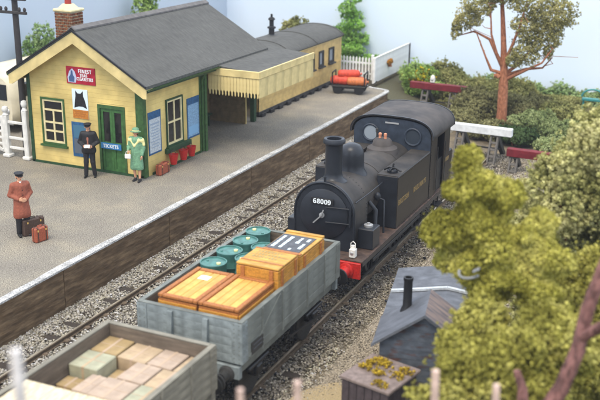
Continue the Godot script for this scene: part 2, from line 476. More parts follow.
# ---------------------------------------------------------------- ground, platform, backdrop
func setting() -> void:
	struct("ground", B.new().box(Vector3(0, -0.75, -10), Vector3(220, 0.5, 220)).done(), M.earth)
	struct("yard_ground", B.new().box(Vector3(8.2, -0.353, -9), Vector3(27.5, 0.35, 64)).done(), M.dirt)
	# painted backscene: two boards meeting in a corner behind the station
	struct("sky", B.new().box(Vector3(6.0, 3.5, -34.05), Vector3(48, 9, 0.1)).done(), M.sky)
	struct("sky", B.new().box(Vector3(-18.05, 3.5, -14.0), Vector3(0.1, 9, 40)).done(), M.sky_dim)
	# platform deck, with the rounded far corner
	var p := pv([-5.515, 14, -17.9, 14, -17.9, -27.6, -7.0, -27.6, -6.55, -27.2, -5.9, -27.05])
	p.append_array(pv([-5.66, -26.9, -5.53, -26.6]))
	var q := PackedVector2Array()
	for v in p:
		q.append(Vector2(v.x, -v.y))
	var lay := Transform3D(Basis(Vector3.RIGHT, Vector3(0, 0, -1), Vector3.UP), Vector3(0, 0, 0))   # xy polygon laid flat, depth upwards
	struct("platform", B.new().prism(q, HP + 0.29, lay.translated(Vector3(0, -0.29, 0))).done(), M.pave)
	# facing of the platform: long panels with open joints
	var w := thing("platform_wall", "brown weathered platform wall facing the tracks below the white edge", "wall", Vector3(-5.515, -0.3, 0))
	var z := 12.0
	while z > -26.4:
		var l := minf(4.3 + rng.randf() * 0.9, z + 26.6)
		w.add_child(MeshInstance3D.new())
		var last: MeshInstance3D = w.get_child(w.get_child_count() - 1)
		last.name = "wall_panel" if w.get_child_count() == 1 else "wall_panel_%03d" % (w.get_child_count() - 1)
		last.mesh = cbox(Vector3(0.10, HP + 0.27, l - 0.018), 0.01)
		last.material_override = M.wall
		last.position = Vector3(0.05 + rng.randf_range(-0.004, 0.004), (HP + 0.27) / 2, z - l / 2)
		last.rotation.y = rng.randf_range(-0.002, 0.002)
		z -= l
	# white edge, unevenly painted on the inner side
	var inner := []
	var outer := []
	z = 13.0
	while z > -26.5:
		outer.append(Vector2(-5.408, z))
		inner.append(Vector2(-5.61 - rng.randf() * 0.014 - 0.02 * sin(z * 1.3) - 0.012 * sin(z * 3.7), z))
		z -= 0.22
	for v in [[-5.43, -26.75], [-5.56, -27.0], [-5.86, -27.14], [-6.5, -27.3], [-6.93, -27.68]]:
		outer.append(Vector2(v[0], v[1]))
	for v in [[-5.60, -26.55], [-5.70, -26.85], [-5.93, -26.99], [-6.55, -27.13], [-7.02, -27.54]]:
		inner.append(Vector2(v[0], v[1]))
	inner.reverse()
	var ring := PackedVector2Array()
	for v in outer + inner:
		ring.append(Vector2(v.x, -v.y))
	struct("platform_edge_line", B.new().prism(ring, 0.05, lay.translated(Vector3(0, HP - 0.022, 0))).done(), M.white_line)
	# lane behind the far end of the platform, with its bank
	struct("lane", B.new().box(Vector3(-12.3, 0.28, -30.85), Vector3(11.2, 1.14, 6.3)).done(), M.ramp)
	var bank := B.new().prism(pv([-6.75, -0.3, -3.8, -0.3, -5.2, 0.25, -6.75, 0.72]), 6.5, Transform3D(Basis(), Vector3(0, 0, -33.9)))
	struct("bank", bank.done(), mat(Color(0.16, 0.15, 0.09), 0.95, N.speck, Vector3.ONE * 0.6, N.bump, 5.0))
	# low rise at the back and on the right, under the bushes
	var hb := B.new()
	var hgt := func(x: float, zz: float) -> float:
		var a := smoothstep(-27.5, -32.0, zz) * 0.55 * smoothstep(4.5, -2.0, x)
		var b := smoothstep(4.6, 7.5, x) * 1.5
		return a + b - 0.17 + 0.08 * sin(x * 2.1 + zz) * sin(zz * 1.7)
	for i in 44:
		for j in 80:
			var x0 := -4.0 + i * 0.55
			var z0 := -34.0 + j * 0.55
			if x0 < 4.5 and z0 > -26.5:
				continue
			var a := Vector3(x0, hgt.call(x0, z0), z0)
			var b2 := Vector3(x0 + 0.55, hgt.call(x0 + 0.55, z0), z0)
			var c := Vector3(x0 + 0.55, hgt.call(x0 + 0.55, z0 + 0.55), z0 + 0.55)
			var d := Vector3(x0, hgt.call(x0, z0 + 0.55), z0 + 0.55)
			hb.quad(a, b2, c, d, Vector3.UP, 0)
	struct("hillside", hb.done(), mat(Color(0.36, 0.40, 0.20), 0.95, N.dirt, Vector3.ONE * 0.3, N.fbump, 4.0))

func stone_mesh(sd: int) -> ArrayMesh:
	var r2 := RandomNumberGenerator.new()
	r2.seed = sd
	var b := B.new()
	var vs := []
	for d in [Vector3(1, 0, 0), Vector3(0, 1, 0), Vector3(0, 0, 1), Vector3(-1, 0, 0), Vector3(0, -1, 0), Vector3(0, 0, -1), Vector3(1, 1, 1), Vector3(-1, 1, 1), Vector3(1, 1, -1), Vector3(-1, 1, -1)]:
		vs.append(d.normalized() * r2.randf_range(0.7, 1.2))
	for f in [[1, 6, 8], [1, 8, 9], [1, 9, 7], [1, 7, 6], [0, 8, 6], [2, 6, 7], [3, 7, 9], [5, 9, 8], [0, 6, 2], [2, 7, 3], [3, 9, 5], [5, 8, 0], [0, 2, 4], [2, 3, 4], [3, 5, 4], [5, 0, 4]]:
		var m: Vector3 = vs[f[0]] + vs[f[1]] + vs[f[2]]
		b.tri(vs[f[0]], vs[f[1]], vs[f[2]], m)
	return b.done()

func scatter(called: String, mesh: Mesh, m: Material, xs: Array, cs: Array, parent: Node = self) -> MultiMeshInstance3D:
	var mm := MultiMesh.new()
	mm.transform_format = MultiMesh.TRANSFORM_3D
	mm.use_colors = true
	mm.mesh = mesh
	mm.instance_count = xs.size()
	for k in xs.size():
		mm.set_instance_transform(k, xs[k])
		mm.set_instance_color(k, cs[k])
	var o := MultiMeshInstance3D.new()
	o.multimesh = mm
	o.material_override = m
	o.set_meta("kind", "stuff")
	if parent == self:
		o.name = numbered(called)
		add_child(o)
	else:
		o.name = called
		parent.add_child(o, true)
	return o

func rot() -> Basis:
	return Basis(Vector3(rng.randfn(), rng.randfn(), rng.randfn() + 0.01).normalized(), rng.randf() * TAU)

# ---------------------------------------------------------------- rails, sleepers, ballast
var sleepers := {}
func one_track(xc: float, z0: float, z1: float, label: String) -> void:
	sleepers[xc] = []
	var t := thing("railway_track", label, "track", Vector3(xc, 0, 0))
	for s in [-1, 1]:
		var b := B.new()
		var x: float = s * 0.73
		b.box(Vector3(x, -0.062, (z0 + z1) / 2), Vector3(0.024, 0.075, z0 - z1))
		b.box(Vector3(x, -0.108, (z0 + z1) / 2), Vector3(0.13, 0.022, z0 - z1))
		b.box(Vector3(x, -0.018, (z0 + z1) / 2), Vector3(0.07, 0.03, z0 - z1), 0.008)
		var rl := part("rail", b.done(), M.rail_side, t)
		part("rail_head", B.new().box(Vector3(x, 0.002, (z0 + z1) / 2), Vector3(0.046, 0.008, z0 - z1), 0.003).done(), M.rail_top, rl)
	var sl := [cbox(Vector3(2.62, 0.12, 0.27), 0.02), cbox(Vector3(2.56, 0.12, 0.25), 0.03), cbox(Vector3(2.66, 0.12, 0.26), 0.015)]
	var ch := B.new()
	ch.box(Vector3(0, 0.075, 0), Vector3(0.30, 0.05, 0.14), 0.02)
	var chair := ch.done()
	var z := z0 - 0.3
	var n := 0
	while z > z1:
		sleepers[xc].append(z)
		var o := part("sleeper", sl[n % 3], M.sleeper, t, Vector3(rng.randf_range(-0.03, 0.03), -0.18, z))
		o.rotation.y = rng.randf_range(-0.02, 0.02)
		for s in [-1, 1]:
			part("rail_chair", chair, M.rail_side, o, Vector3(s * 0.73, 0, 0))
		z -= 0.78 + rng.randf_range(-0.02, 0.02)
		n += 1

func track() -> void:
	one_track(0.0, 9.0, -21.0, "right hand track carrying the wagons and the tank engine")
	one_track(-3.56, 9.0, -28.2, "left hand empty track running along the platform wall")
	struct("ballast_bed", B.new().box(Vector3(-1.55, -0.42, -9.5), Vector3(7.72, 0.42, 40)).done(), M.dirt)
	var kinds := [[], [], [], []]
	var cols := [[], [], [], []]
	for k in 210000:
		var z := 4.0 - 33.0 * pow(rng.randf(), 1.25)
		var x := rng.randf_range(-5.42, 4.6)
		if z < -22 and x > -1.8:
			continue
		var y := -0.18
		for xc in [0.0, -3.56]:
			var d := absf(x - xc)
			if absf(d - 0.73) < 0.06:
				y = -9.0
			elif d < 1.36 and d > 0.52 and (xc < -1.0 or d > 0.95) and over_sleeper(xc, x, z):
				y = -9.0
			elif d < 1.25:
				y = maxf(y, -0.122 if rng.randf() < 0.62 else -0.17)
			else:
				y = maxf(y, -0.13 - 0.045 * clampf((d - 1.25) * 2.0, 0, 1))
		if y < -1.0:
			continue
		var s := rng.randf_range(0.017, 0.038) * (0.72 if x > 1.6 else 1.0)
		var tone := rng.randf()
		var c := Color(0.34, 0.30, 0.245)
		if x < -1.2:
			c = Color(0.325, 0.295, 0.245)
		elif x > 1.3:
			c = Color(0.40, 0.345, 0.265)
		var v := lerpf(0.55, 1.3, tone)
		if rng.randf() < 0.10:
			v = 1.9
		if rng.randf() < 0.13:
			v *= 0.42
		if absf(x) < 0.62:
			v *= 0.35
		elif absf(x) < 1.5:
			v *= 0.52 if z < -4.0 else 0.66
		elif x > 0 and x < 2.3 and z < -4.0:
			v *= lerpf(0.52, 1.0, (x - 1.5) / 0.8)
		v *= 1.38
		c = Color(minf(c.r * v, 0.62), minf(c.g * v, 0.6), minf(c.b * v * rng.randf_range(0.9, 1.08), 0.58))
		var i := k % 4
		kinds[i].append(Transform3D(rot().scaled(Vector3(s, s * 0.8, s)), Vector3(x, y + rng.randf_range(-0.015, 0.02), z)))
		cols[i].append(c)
	for i in 4:
		scatter("ballast", stone_mesh(100 + i), M.stone, kinds[i], cols[i])
	# finer grit spread towards the yard
	for i in 2:
		var gx := []
		var gc := []
		for k in 45000:
			var z := 3.0 - 20.0 * pow(rng.randf(), 1.2)
			var x := rng.randf_range(1.75, 4.4)
			var s := rng.randf_range(0.014, 0.03)
			gx.append(Transform3D(rot().scaled(Vector3(s, s * 0.8, s)), Vector3(x, -0.168 + rng.randf_range(-0.008, 0.012), z)))
			gc.append(Color(0.44, 0.375, 0.285) * (rng.randf_range(0.55, 1.3) if rng.randf() > 0.12 else 0.28))
		tag(scatter("grit", stone_mesh(150 + i), M.stone, gx, gc), "fine tan grit covering the ground between the track and the hut", "grit", "grit beside the track")
	# spilt coal between the rails and beside the engine
	var xs := []
	var cs := []
	for k in 1700:
		var z := rng.randf_range(-14.0, 2.0)
		var x := rng.randfn(0.0, 0.55)
		if absf(absf(x) - 0.73) < 0.07 or absf(x) > 2.0:
			continue
		var s := rng.randf_range(0.025, 0.055)
		xs.append(Transform3D(rot().scaled(Vector3(s, s, s)), Vector3(x, -0.13, z)))
		cs.append(Color(0.012, 0.013, 0.017) * rng.randf_range(0.6, 1.8))
	scatter("coal", stone_mesh(7), mat(Color.WHITE, 0.3), xs, cs)
	(get_node("coal") as MultiMeshInstance3D).material_override.vertex_color_use_as_albedo = true
	for n in get_children():
		if n.name.begins_with("ballast") and n is MultiMeshInstance3D:
			tag(n, "loose grey and tan ballast stones around the tracks", "ballast", "ballast stones")
	tag(get_node("coal"), "black shiny spilt coal between the rails near the engine", "coal")
	# buffer stops
	buffer_stop(Vector3(-3.4, 0, -28.0), 2.85, M.maroon, "dark red buffer stop beam on leaning rails at the end of the platform track")
	var bl := thing("stop_lamp", "small white lamp standing on the dark red buffer stop beam", "lamp", Vector3(-3.75, 1.262, -28.0))
	part("lamp_body", B.new().box(Vector3(0, 0.13, 0), Vector3(0.2, 0.26, 0.2), 0.03).lathe([Vector2(0.1, 0.26), Vector2(0.07, 0.33), Vector2(0, 0.36)], 12).done(), M.white, bl)
	part("lens", B.new().ball(Vector3(0, 0.14, 0.1), Vector3(0.06, 0.06, 0.02), 10, 6).done(), M.steel, bl)
	buffer_stop(Vector3(0.27, 0, -20.95), 2.7, M.beam_white, "white buffer stop beam on leaning rails behind the tank engine")
	buffer_stop(Vector3(2.62, -0.5, -20.0), 1.9, M.maroon, "low dark red buffer stop beam right of the white one behind the yellow foliage")

func over_sleeper(xc: float, x: float, z: float) -> bool:
	var a: Array = sleepers[xc]
	var i := int((8.7 - z) / 0.78)
	for k in range(maxi(i - 3, 0), mini(i + 4, a.size())):
		if absf(a[k] - z) < 0.115:
			if xc < -1.0:
				return k % 3 != 0
			return x > 0 and k % 2 == 0 and sin(k * 2.7) > -0.5
	return false

func buffer_stop(at: Vector3, wide: float, m: Material, label: String) -> void:
	var t := thing("buffer_stop", label, "buffer stop", at, -0.03, "buffer stops at the ends of the tracks")
	part("beam", B.new().box(Vector3(0, 1.08, 0), Vector3(wide, 0.31, 0.26), 0.02).done(), m, t)
	for s in [-1, 1]:
		# old rail with bolt holes: two flanges with webs between holes
		var foot := Vector3(s * 0.68, -0.2, 0.35)
		var top := Vector3(s * 0.68, 0.95, -0.05)
		var b := B.new()
		for k in [-1, 1]:
			b.bar(foot + Vector3(k * 0.13, 0, 0), top + Vector3(k * 0.13, 0, 0), 0.07, 0.18, Vector3.BACK, 0.008)
		for k in 5:
			var f := (k + 0.15) / 4.6
			b.bar(foot.lerp(top, f), foot.lerp(top, minf(f + 0.07, 1.0)), 0.20, 0.12, Vector3.BACK)
		part("post", b.done(), M.old_rail, t)
		var c := B.new()
		c.bar(Vector3(s * 0.68, 0.95, -0.2), Vector3(s * 0.68, -0.2, -1.5), 0.16, 0.2, Vector3.UP, 0.01)
		part("brace", c.done(), M.iron, t)
	part("tie_bar", B.new().bar(Vector3(-0.68, 0.15, -0.9), Vector3(0.68, 0.15, -0.9), 0.06, 0.06).done(), M.iron, t)

# ---------------------------------------------------------------- boarded walls
func boards(poly: PackedVector2Array, holes: Array, pitch: float, xf: Transform3D, thick := 0.035) -> ArrayMesh:
	var b := B.new()
	var y0 := 1e9
	var y1 := -1e9
	for v in poly:
		y0 = minf(y0, v.y); y1 = maxf(y1, v.y)
	var y := y0
	while y < y1:
		var strip := rect(-50, y, 100, minf(pitch - 0.007, y1 - y))
		for piece in Geometry2D.intersect_polygons(poly, strip):
			var todo := [piece]
			for h in holes:
				var next := []
				for t in todo:
					for r in Geometry2D.clip_polygons(t, h):
						if not Geometry2D.is_polygon_clockwise(r):
							next.append(r)
				todo = next
			for t in todo:
				b.prism(t, thick, xf)
				# the rebate that closes the joint above this board
				var up := PackedVector2Array()
				for v in t:
					up.append(v + Vector2(0, pitch * 0.5))
				for r in Geometry2D.intersect_polygons(up, poly):
					var left := [r]
					for h in holes:
						var nx := []
						for q in left:
							for w in Geometry2D.clip_polygons(q, h):
								if not Geometry2D.is_polygon_clockwise(w):
									nx.append(w)
						left = nx
					for q in left:
						b.prism(q, thick - 0.007, xf.translated_local(Vector3(0, 0, 0.0005)))
		y += pitch
	return b.done()

func frame_xf(o: Vector3, side: bool) -> Transform3D:
	return Transform3D(Basis(Vector3(0, 0, -1), Vector3.UP, Vector3.RIGHT), o) if side else Transform3D(Basis(), o)

func window_part(parent: Node, xf: Transform3D, x: float, y: float, w: float, h: float, cols: Array, rows: Array, fw: float, frame_m: Material, sash_m: Material, glass_m: Material) -> void:
	var fr := B.new()
	for s in [[x, y, fw, h], [x + w - fw, y, fw, h], [x + fw, y, w - 2 * fw, fw], [x + fw, y + h - fw, w - 2 * fw, fw]]:
		fr.prism(rect(s[0], s[1], s[2], s[3]), 0.085, xf.translated_local(Vector3(0, 0, -0.03)))
	var f := part("window", fr.done(), frame_m, parent)
	var ix := x + fw
	var iy := y + fw
	var iw := w - 2 * fw
	var ih := h - 2 * fw
	var sw := 0.062
	var bars := B.new()
	for s in [[ix, iy, sw, ih], [ix + iw - sw, iy, sw, ih], [ix + sw, iy, iw - 2 * sw, sw], [ix + sw, iy + ih - sw, iw - 2 * sw, sw]]:
		bars.prism(rect(s[0], s[1], s[2], s[3]), 0.055, xf.translated_local(Vector3(0, 0, -0.022)))
	for c in cols:
		bars.prism(rect(ix + iw * c[0] - 0.03, iy + sw, 0.06, ih * c[1] - sw), 0.045, xf.translated_local(Vector3(0, 0, -0.02)))
	for r in rows:
		bars.prism(rect(ix + sw, iy + ih * r - 0.028, iw - 2 * sw, 0.056), 0.049, xf.translated_local(Vector3(0, 0, -0.02)))
	part("sash", bars.done(), sash_m, f)
	var ys := [0.0] + rows + [1.0]
	for k in ys.size() - 1:
		var split: bool = cols.size() > 0 and ys[k] < cols[0][1] - 0.01
		var xs := [0.0, cols[0][0], 1.0] if split else [0.0, 1.0]
		for j in xs.size() - 1:
			part("pane", B.new().prism(rect(ix + iw * xs[j] + 0.002, iy + ih * ys[k] + 0.002, iw * (xs[j + 1] - xs[j]) - 0.004, ih * (ys[k + 1] - ys[k]) - 0.004), 0.012, xf.translated_local(Vector3(0, 0, -0.018))).done(), glass_m, f)
	part("sill", B.new().prism(rect(x - 0.05, y - 0.07, w + 0.1, 0.066), 0.16, xf.translated_local(Vector3(0, 0, -0.02))).done(), frame_m, f)

# ---------------------------------------------------------------- station building
func flat_print(parent: Node, xf: Transform3D, x: float, y: float, w: float, h: float, m: Material, d := 0.004) -> MeshInstance3D:
	return part("print", B.new().prism(rect(x, y, w, h), d, xf).done(), m, parent)

func lettering(parent: Node, xf: Transform3D, t: String, x: float, y: float, h: float, m: Material, squeeze := 1.0) -> void:
	var o := part("lettering", words(t, h), m, parent)
	o.transform = xf * Transform3D(Basis.from_scale(Vector3(squeeze, 1, 1)), Vector3(x, y, 0.003))

func station() -> void:
	var o := Vector3(-10.15, HP, -10.3)
	var t := thing("station_building", "yellow boarded station building with green trim, grey slate roof and canopy", "building", o)
	var F := frame_xf(Vector3.ZERO, false)                   # front gable
	var S := frame_xf(Vector3(2.265, 0, 0), true)            # wall facing the track
	var gab := pv([-2.25, 0.0, 2.25, 0.0, 2.25, 3.26, 0.0, 4.58, -2.25, 3.26])
	var win := rect(-1.77, 0.70, 0.99, 1.60)
	var door := rect(0.55, 0.0, 1.06, 2.28)
	var w := part("wall", boards(gab, [win, door], 0.155, F), M.cream, t)
	var back := B.new()
	for r in Geometry2D.clip_polygons(gab, win):
		pass
	back.prism(gab, 0.03, F.translated_local(Vector3(0, 0, -0.075)))
	part("wall_lining", back.done(), M.cream, w)
	# track side wall
	var sw := rect(0.0, 0.0, 3.56, 3.24)
	var win2 := rect(1.30, 0.72, 1.03, 1.60)
	var w2 := part("wall", boards(sw, [win2], 0.155, S.translated_local(Vector3(0, 0, -0.03))), M.cream, t)
	part("wall_lining", B.new().prism(sw, 0.03, S.translated_local(Vector3(0, 0, -0.105))).done(), M.cream, w2)
	# left wall, rear wall, waiting recess with its shade put into the wall colour
	part("wall", B.new().box(Vector3(-2.29, 1.62, -3.95), Vector3(0.08, 3.24, 7.8)).done(), M.cream, t)
	part("wall", B.new().box(Vector3(1.17, 1.62, -3.60), Vector3(2.08, 3.24, 0.06)).done(), M.recess_shade, t)
	part("wall", B.new().box(Vector3(0.10, 1.62, -5.75), Vector3(0.06, 3.24, 4.2)).done(), M.recess_shade, t)
	var ew := part("wall", boards(rect(-2.25, 0, 3.98, 3.2), [], 0.155, frame_xf(Vector3(0, 0, -7.92), false)), M.recess_shade, t)
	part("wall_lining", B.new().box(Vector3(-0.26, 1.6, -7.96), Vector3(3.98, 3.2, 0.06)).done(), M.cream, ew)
	part("ceiling", B.new().box(Vector3(1.28, 2.96, -5.75), Vector3(2.3, 0.04, 4.2)).done(), M.recess_shade, t)
	part("bench", B.new().box(Vector3(0.42, 0.45, -5.9), Vector3(0.42, 0.05, 2.6), 0.01).box(Vector3(0.42, 0.21, -4.8), Vector3(0.36, 0.42, 0.05)).box(Vector3(0.42, 0.21, -7.0), Vector3(0.36, 0.42, 0.05)).done(), M.green_dark, t)
	# green corner boards
	var cb := B.new()
	cb.box(Vector3(2.15, 1.63, 0.045), Vector3(0.24, 3.24, 0.05), 0.008)
	part("corner_board", cb.done(), M.green, t)
	part("corner_board", B.new().box(Vector3(2.285, 1.63, -0.035), Vector3(0.05, 3.24, 0.21), 0.008).done(), M.green, t)
	part("corner_board", B.new().box(Vector3(-2.215, 1.60, 0.045), Vector3(0.13, 3.2, 0.05), 0.008).done(), M.green_dark, t)
	part("corner_board", B.new().box(Vector3(2.275, 1.62, -3.54), Vector3(0.09, 3.2, 0.16), 0.008).done(), M.green, t)
	part("plinth", B.new().box(Vector3(0, 0.04, 0.045), Vector3(4.5, 0.08, 0.05)).done(), M.green_dark, t).position = Vector3(0, 0, 0)
	part("plinth", B.new().box(Vector3(2.285, 0.04, -1.95), Vector3(0.05, 0.08, 3.1)).done(), M.green_dark, t)
	# windows
	window_part(t, F, -1.77, 0.70, 0.99, 1.60, [[0.5, 0.74]], [0.27, 0.47, 0.76], 0.068, M.green, M.sash, M.glass)
	window_part(t, S, 1.30, 0.72, 1.03, 1.60, [[0.5, 1.0]], [0.5], 0.05, M.green_dark, M.sash, M.glass)
	# double door with glazed tops
	var df := B.new()
	df.prism(rect(0.55, 0, 0.09, 2.28), 0.09, F.translated_local(Vector3(0, 0, -0.03)))
	df.prism(rect(1.52, 0, 0.09, 2.28), 0.09, F.translated_local(Vector3(0, 0, -0.03)))
	df.prism(rect(0.64, 2.17, 0.88, 0.11), 0.09, F.translated_local(Vector3(0, 0, -0.03)))
	part("door_frame", df.done(), M.green, t)
	for k in 2:
		var x := 0.645 + k * 0.437
		var leaf := B.new()
		for s in [[x, 0.01, 0.085, 2.15], [x + 0.345, 0.01, 0.085, 2.15], [x + 0.085, 2.05, 0.26, 0.11], [x + 0.085, 0.90, 0.26, 0.15], [x + 0.085, 0.01, 0.26, 0.16]]:
			leaf.prism(rect(s[0], s[1], s[2], s[3]), 0.045, F.translated_local(Vector3(0, 0, -0.03)))
		leaf.prism(rect(x + 0.085, 0.17, 0.26, 0.73), 0.02, F.translated_local(Vector3(0, 0, -0.03)))
		var d := part("door", leaf.done(), M.door_green, t)
		part("pane", B.new().prism(rect(x + 0.086, 1.051, 0.258, 0.998), 0.012, F.translated_local(Vector3(0, 0, -0.02))).done(), M.glass, d)
		part("handle", B.new().ball(Vector3(x + (0.39 if k == 0 else 0.04), 0.98, 0.045), Vector3.ONE * 0.03, 8, 6).done(), M.gold, d)
	var ts := part("door_sign", B.new().box(Vector3(1.03, 0.93, 0.075), Vector3(0.80, 0.20, 0.02), 0.004).done(), mat(Color(0.03, 0.16, 0.36), 0.4), t)
	lettering(ts, Transform3D(Basis(), Vector3(1.03, 0.93, 0.086)), "TICKETS", 0, 0, 0.115, M.enamel_white)
	# advertising signs on the gable
	var z := 0.04
	var es := part("enamel_sign", B.new().box(Vector3(-0.03, 3.15, z + 0.012), Vector3(1.14, 0.56, 0.024), 0.004).done(), M.enamel_red, t)
	es.set_meta("label", "red enamel sign with white lettering and a blue figure")
	var sx := Transform3D(Basis(), Vector3(-0.03, 3.15, z + 0.025))
	part("print", B.new().prism(pv([-0.50, -0.24, -0.20, -0.24, -0.16, -0.08, -0.22, 0.12, -0.32, 0.22, -0.44, 0.12, -0.52, -0.08]), 0.003, sx).done(), mat(Color(0.42, 0.46, 0.60), 0.4), es)
	part("print", B.new().prism(pv([-0.46, -0.22, -0.26, -0.22, -0.24, -0.08, -0.30, 0.02, -0.31, 0.14, -0.37, 0.16, -0.39, 0.02, -0.47, -0.08]), 0.005, sx).done(), mat(Color(0.05, 0.09, 0.20), 0.4), es)
	lettering(es, sx, "FINEST", 0.17, 0.15, 0.12, M.enamel_white, 0.95)
	lettering(es, sx, "TEAS", 0.12, 0.015, 0.10, M.enamel_white)
	lettering(es, sx, "CIGARETTES", 0.17, -0.105, 0.105, M.enamel_white, 0.78)
	# cat poster: pale sheet, black cat, orange band
	var cp := part("poster", B.new().box(Vector3(-0.12, 2.21, z + 0.008), Vector3(0.62, 0.98, 0.016), 0.003).done(), M.pale_blue, t)
	cp.set_meta("label", "pale poster of a black cat above an orange band")
	var cx := Transform3D(Basis(), Vector3(-0.12, 2.21, z + 0.017))
	part("print", B.new().prism(pv([-0.24, -0.14, -0.20, 0.12, -0.17, 0.26, -0.17, 0.44, -0.08, 0.35, 0.04, 0.35, 0.13, 0.44, 0.14, 0.26, 0.20, 0.12, 0.26, -0.14, 0.10, -0.08, -0.06, -0.08]), 0.003, cx).done(), M.black, cp)
	flat_print(cp, cx, -0.31, -0.485, 0.62, 0.29, M.orange)
	for k in 3:
		flat_print(cp, cx, -0.25 + 0.02 * k, -0.27 - 0.075 * k, 0.48 - 0.05 * k, 0.032, M.orange_dark, 0.006)
	# blue poster behind the railway man
	var bp := part("poster", B.new().box(Vector3(-0.16, 1.00, z + 0.008), Vector3(0.74, 1.18, 0.016), 0.003).done(), M.enamel_blue, t)
	bp.set_meta("label", "dark blue framed picture poster half hidden by the railway man")
	var bx := Transform3D(Basis(), Vector3(-0.16, 1.00, z + 0.017))
	flat_print(bp, bx, -0.30, 0.05, 0.60, 0.44, mat(Color(0.05, 0.14, 0.22), 0.5))
	flat_print(bp, bx, -0.30, -0.48, 0.60, 0.50, mat(Color(0.09, 0.11, 0.14), 0.5))
	# notice boards on the track side
	for k in 2:
		var px: float = [0.24, 2.62][k]
		var pw: float = [0.74, 0.80][k]
		var nb := part("notice_board", B.new().prism(rect(px, 0.68, pw, 1.42), 0.02, S.translated_local(Vector3(0, 0, 0.006))).done(), M.enamel_blue, t)
		nb.set_meta("label", ["white printed notice under a blue heading", "blue picture notice under a dark blue heading"][k])
		var nx := S.translated_local(Vector3(0, 0, 0.026))
		flat_print(nb, nx, px + 0.05, 0.74, pw - 0.10, 1.12, [M.paper, M.paper_blue][k])
		if k == 0:
			for i in 9:
				flat_print(nb, nx, px + 0.11 + 0.03 * (i % 3), 1.66 - i * 0.095, pw - 0.22 - 0.06 * (i % 3), 0.035 if i > 0 else 0.06, mat(Color(0.26, 0.32, 0.40), 0.6), 0.006)
		else:
			flat_print(nb, nx, px + 0.09, 0.80, pw - 0.18, 0.30, mat(Color(0.20, 0.38, 0.58), 0.6), 0.006)
	# rail for the fire buckets
	part("bucket_rail", B.new().box(Vector3(2.325, 0.60, -1.95), Vector3(0.12, 0.17, 1.55), 0.012).done(), M.green_dark, t)
	# roof
	var L := 8.35
	for s in [-1, 1]:
		var rp := pv([0.0, 4.706, s * 2.72, 3.115, s * 2.72, 3.02, 0.0, 4.61])
		var rs := part("roof", B.new().prism(rp, L, Transform3D(Basis(), Vector3(0, 0, -L + 0.42))).done(), M.slate, t)
		part("verge", B.new().prism(pv([0.0, 4.715, s * 2.73, 3.12, s * 2.73, 3.07, 0.0, 4.665]), 0.06, Transform3D(Basis(), Vector3(0, 0, 0.422))).done(), M.black, rs)
		var bg := part("bargeboard", B.new().prism(pv([0.0, 4.60, s * 2.70, 3.02, s * 2.70, 2.72, s * 2.58, 2.72, 0.0, 4.24]), 0.05, Transform3D(Basis(), Vector3(0, 0, 0.37))).done(), M.cream_trim, t)
		part("soffit", B.new().prism(pv([0.0, 4.60, s * 2.70, 3.02, s * 2.70, 2.98, 0.0, 4.56]), 0.33, Transform3D(Basis(), Vector3(0, 0, 0.04))).done(), M.cream_trim, bg)
		part("fascia", B.new().box(Vector3(s * 2.66, 2.97, -3.8), Vector3(0.04, 0.17, L - 0.1)).done(), M.green_dark, t)
		part("gutter", B.new().lathe([Vector2(0.075, 0), Vector2(0.075, L - 0.1)], 10, Transform3D(Basis(Vector3.RIGHT, Vector3(0, 0, 1), Vector3(0, -1, 0)), Vector3(s * 2.755, 3.04, -L + 0.47)), 0.0, PI).done(), M.green, t)
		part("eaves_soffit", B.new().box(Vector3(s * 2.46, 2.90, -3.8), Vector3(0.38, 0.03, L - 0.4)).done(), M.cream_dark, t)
	part("ridge_cap", B.new().prism(pv([-0.14, 4.64, 0, 4.745, 0.14, 4.64, 0.14, 4.69, 0, 4.79, -0.14, 4.69]), L, Transform3D(Basis(), Vector3(0, 0, -L + 0.425))).done(), M.slate_cap, t)
	part("downpipe", B.new().tube([Vector3(2.62, 2.95, -3.55), Vector3(2.42, 2.75, -3.55), Vector3(2.36, 2.6, -3.55), Vector3(2.36, 0.05, -3.55)], [0.045, 0.045, 0.045, 0.045], 8).done(), M.green, t)
	# chimney, course by course
	var c := Vector3(-1.93, 3.15, -1.95)
	var core := part("chimney", B.new().box(c + Vector3(0, 0.88, 0), Vector3(0.68, 1.70, 0.62)).done(), M.mortar, t)
	var bk := B.new()
	for j in 17:
		var y := c.y + 0.06 + j * 0.1
		for f in 4:
			var along := 0.70 if f % 2 == 0 else 0.64
			var nb := 4
			var a := 0.0
			for i in nb + 1:
				var full := along / nb
				var x0 := maxf(i * full - (full / 2 if j % 2 else 0.0), 0.0)
				var x1 := minf((i + 1) * full - (full / 2 if j % 2 else 0.0), along)
				if x1 - x0 < 0.03:
					continue
				var bs := Basis(Vector3.UP, PI / 2 * f)
				var half := 0.32 if f % 2 == 0 else 0.35
				bk.box(Vector3(c.x, y, c.z) + bs * Vector3((x0 + x1) / 2 - along / 2, 0, half), Vector3(x1 - x0 - 0.026, 0.074, 0.03 + rng.randf() * 0.008), 0.006, bs)
	part("brickwork", bk.done(), M.brick, core).set_meta("kind", "stuff")
	part("chimney_crown", B.new().box(c + Vector3(0, 1.78, 0), Vector3(0.80, 0.10, 0.74), 0.03).lathe([Vector2(0.37, 1.82), Vector2(0.2, 1.98), Vector2(0.0, 1.98)], 14, Transform3D(Basis(), c)).done(), M.sash, core)
	part("chimney_pot", B.new().lathe([Vector2(0.12, 1.93), Vector2(0.105, 2.25), Vector2(0.135, 2.27), Vector2(0.135, 2.33), Vector2(0.09, 2.33), Vector2(0.085, 2.05), Vector2(0, 2.05)], 14, Transform3D(Basis(), c)).done(), M.pot, core)
	# canopy over the waiting recess
	var x1c := 4.30
	var za := -4.07
	var zb := -8.62
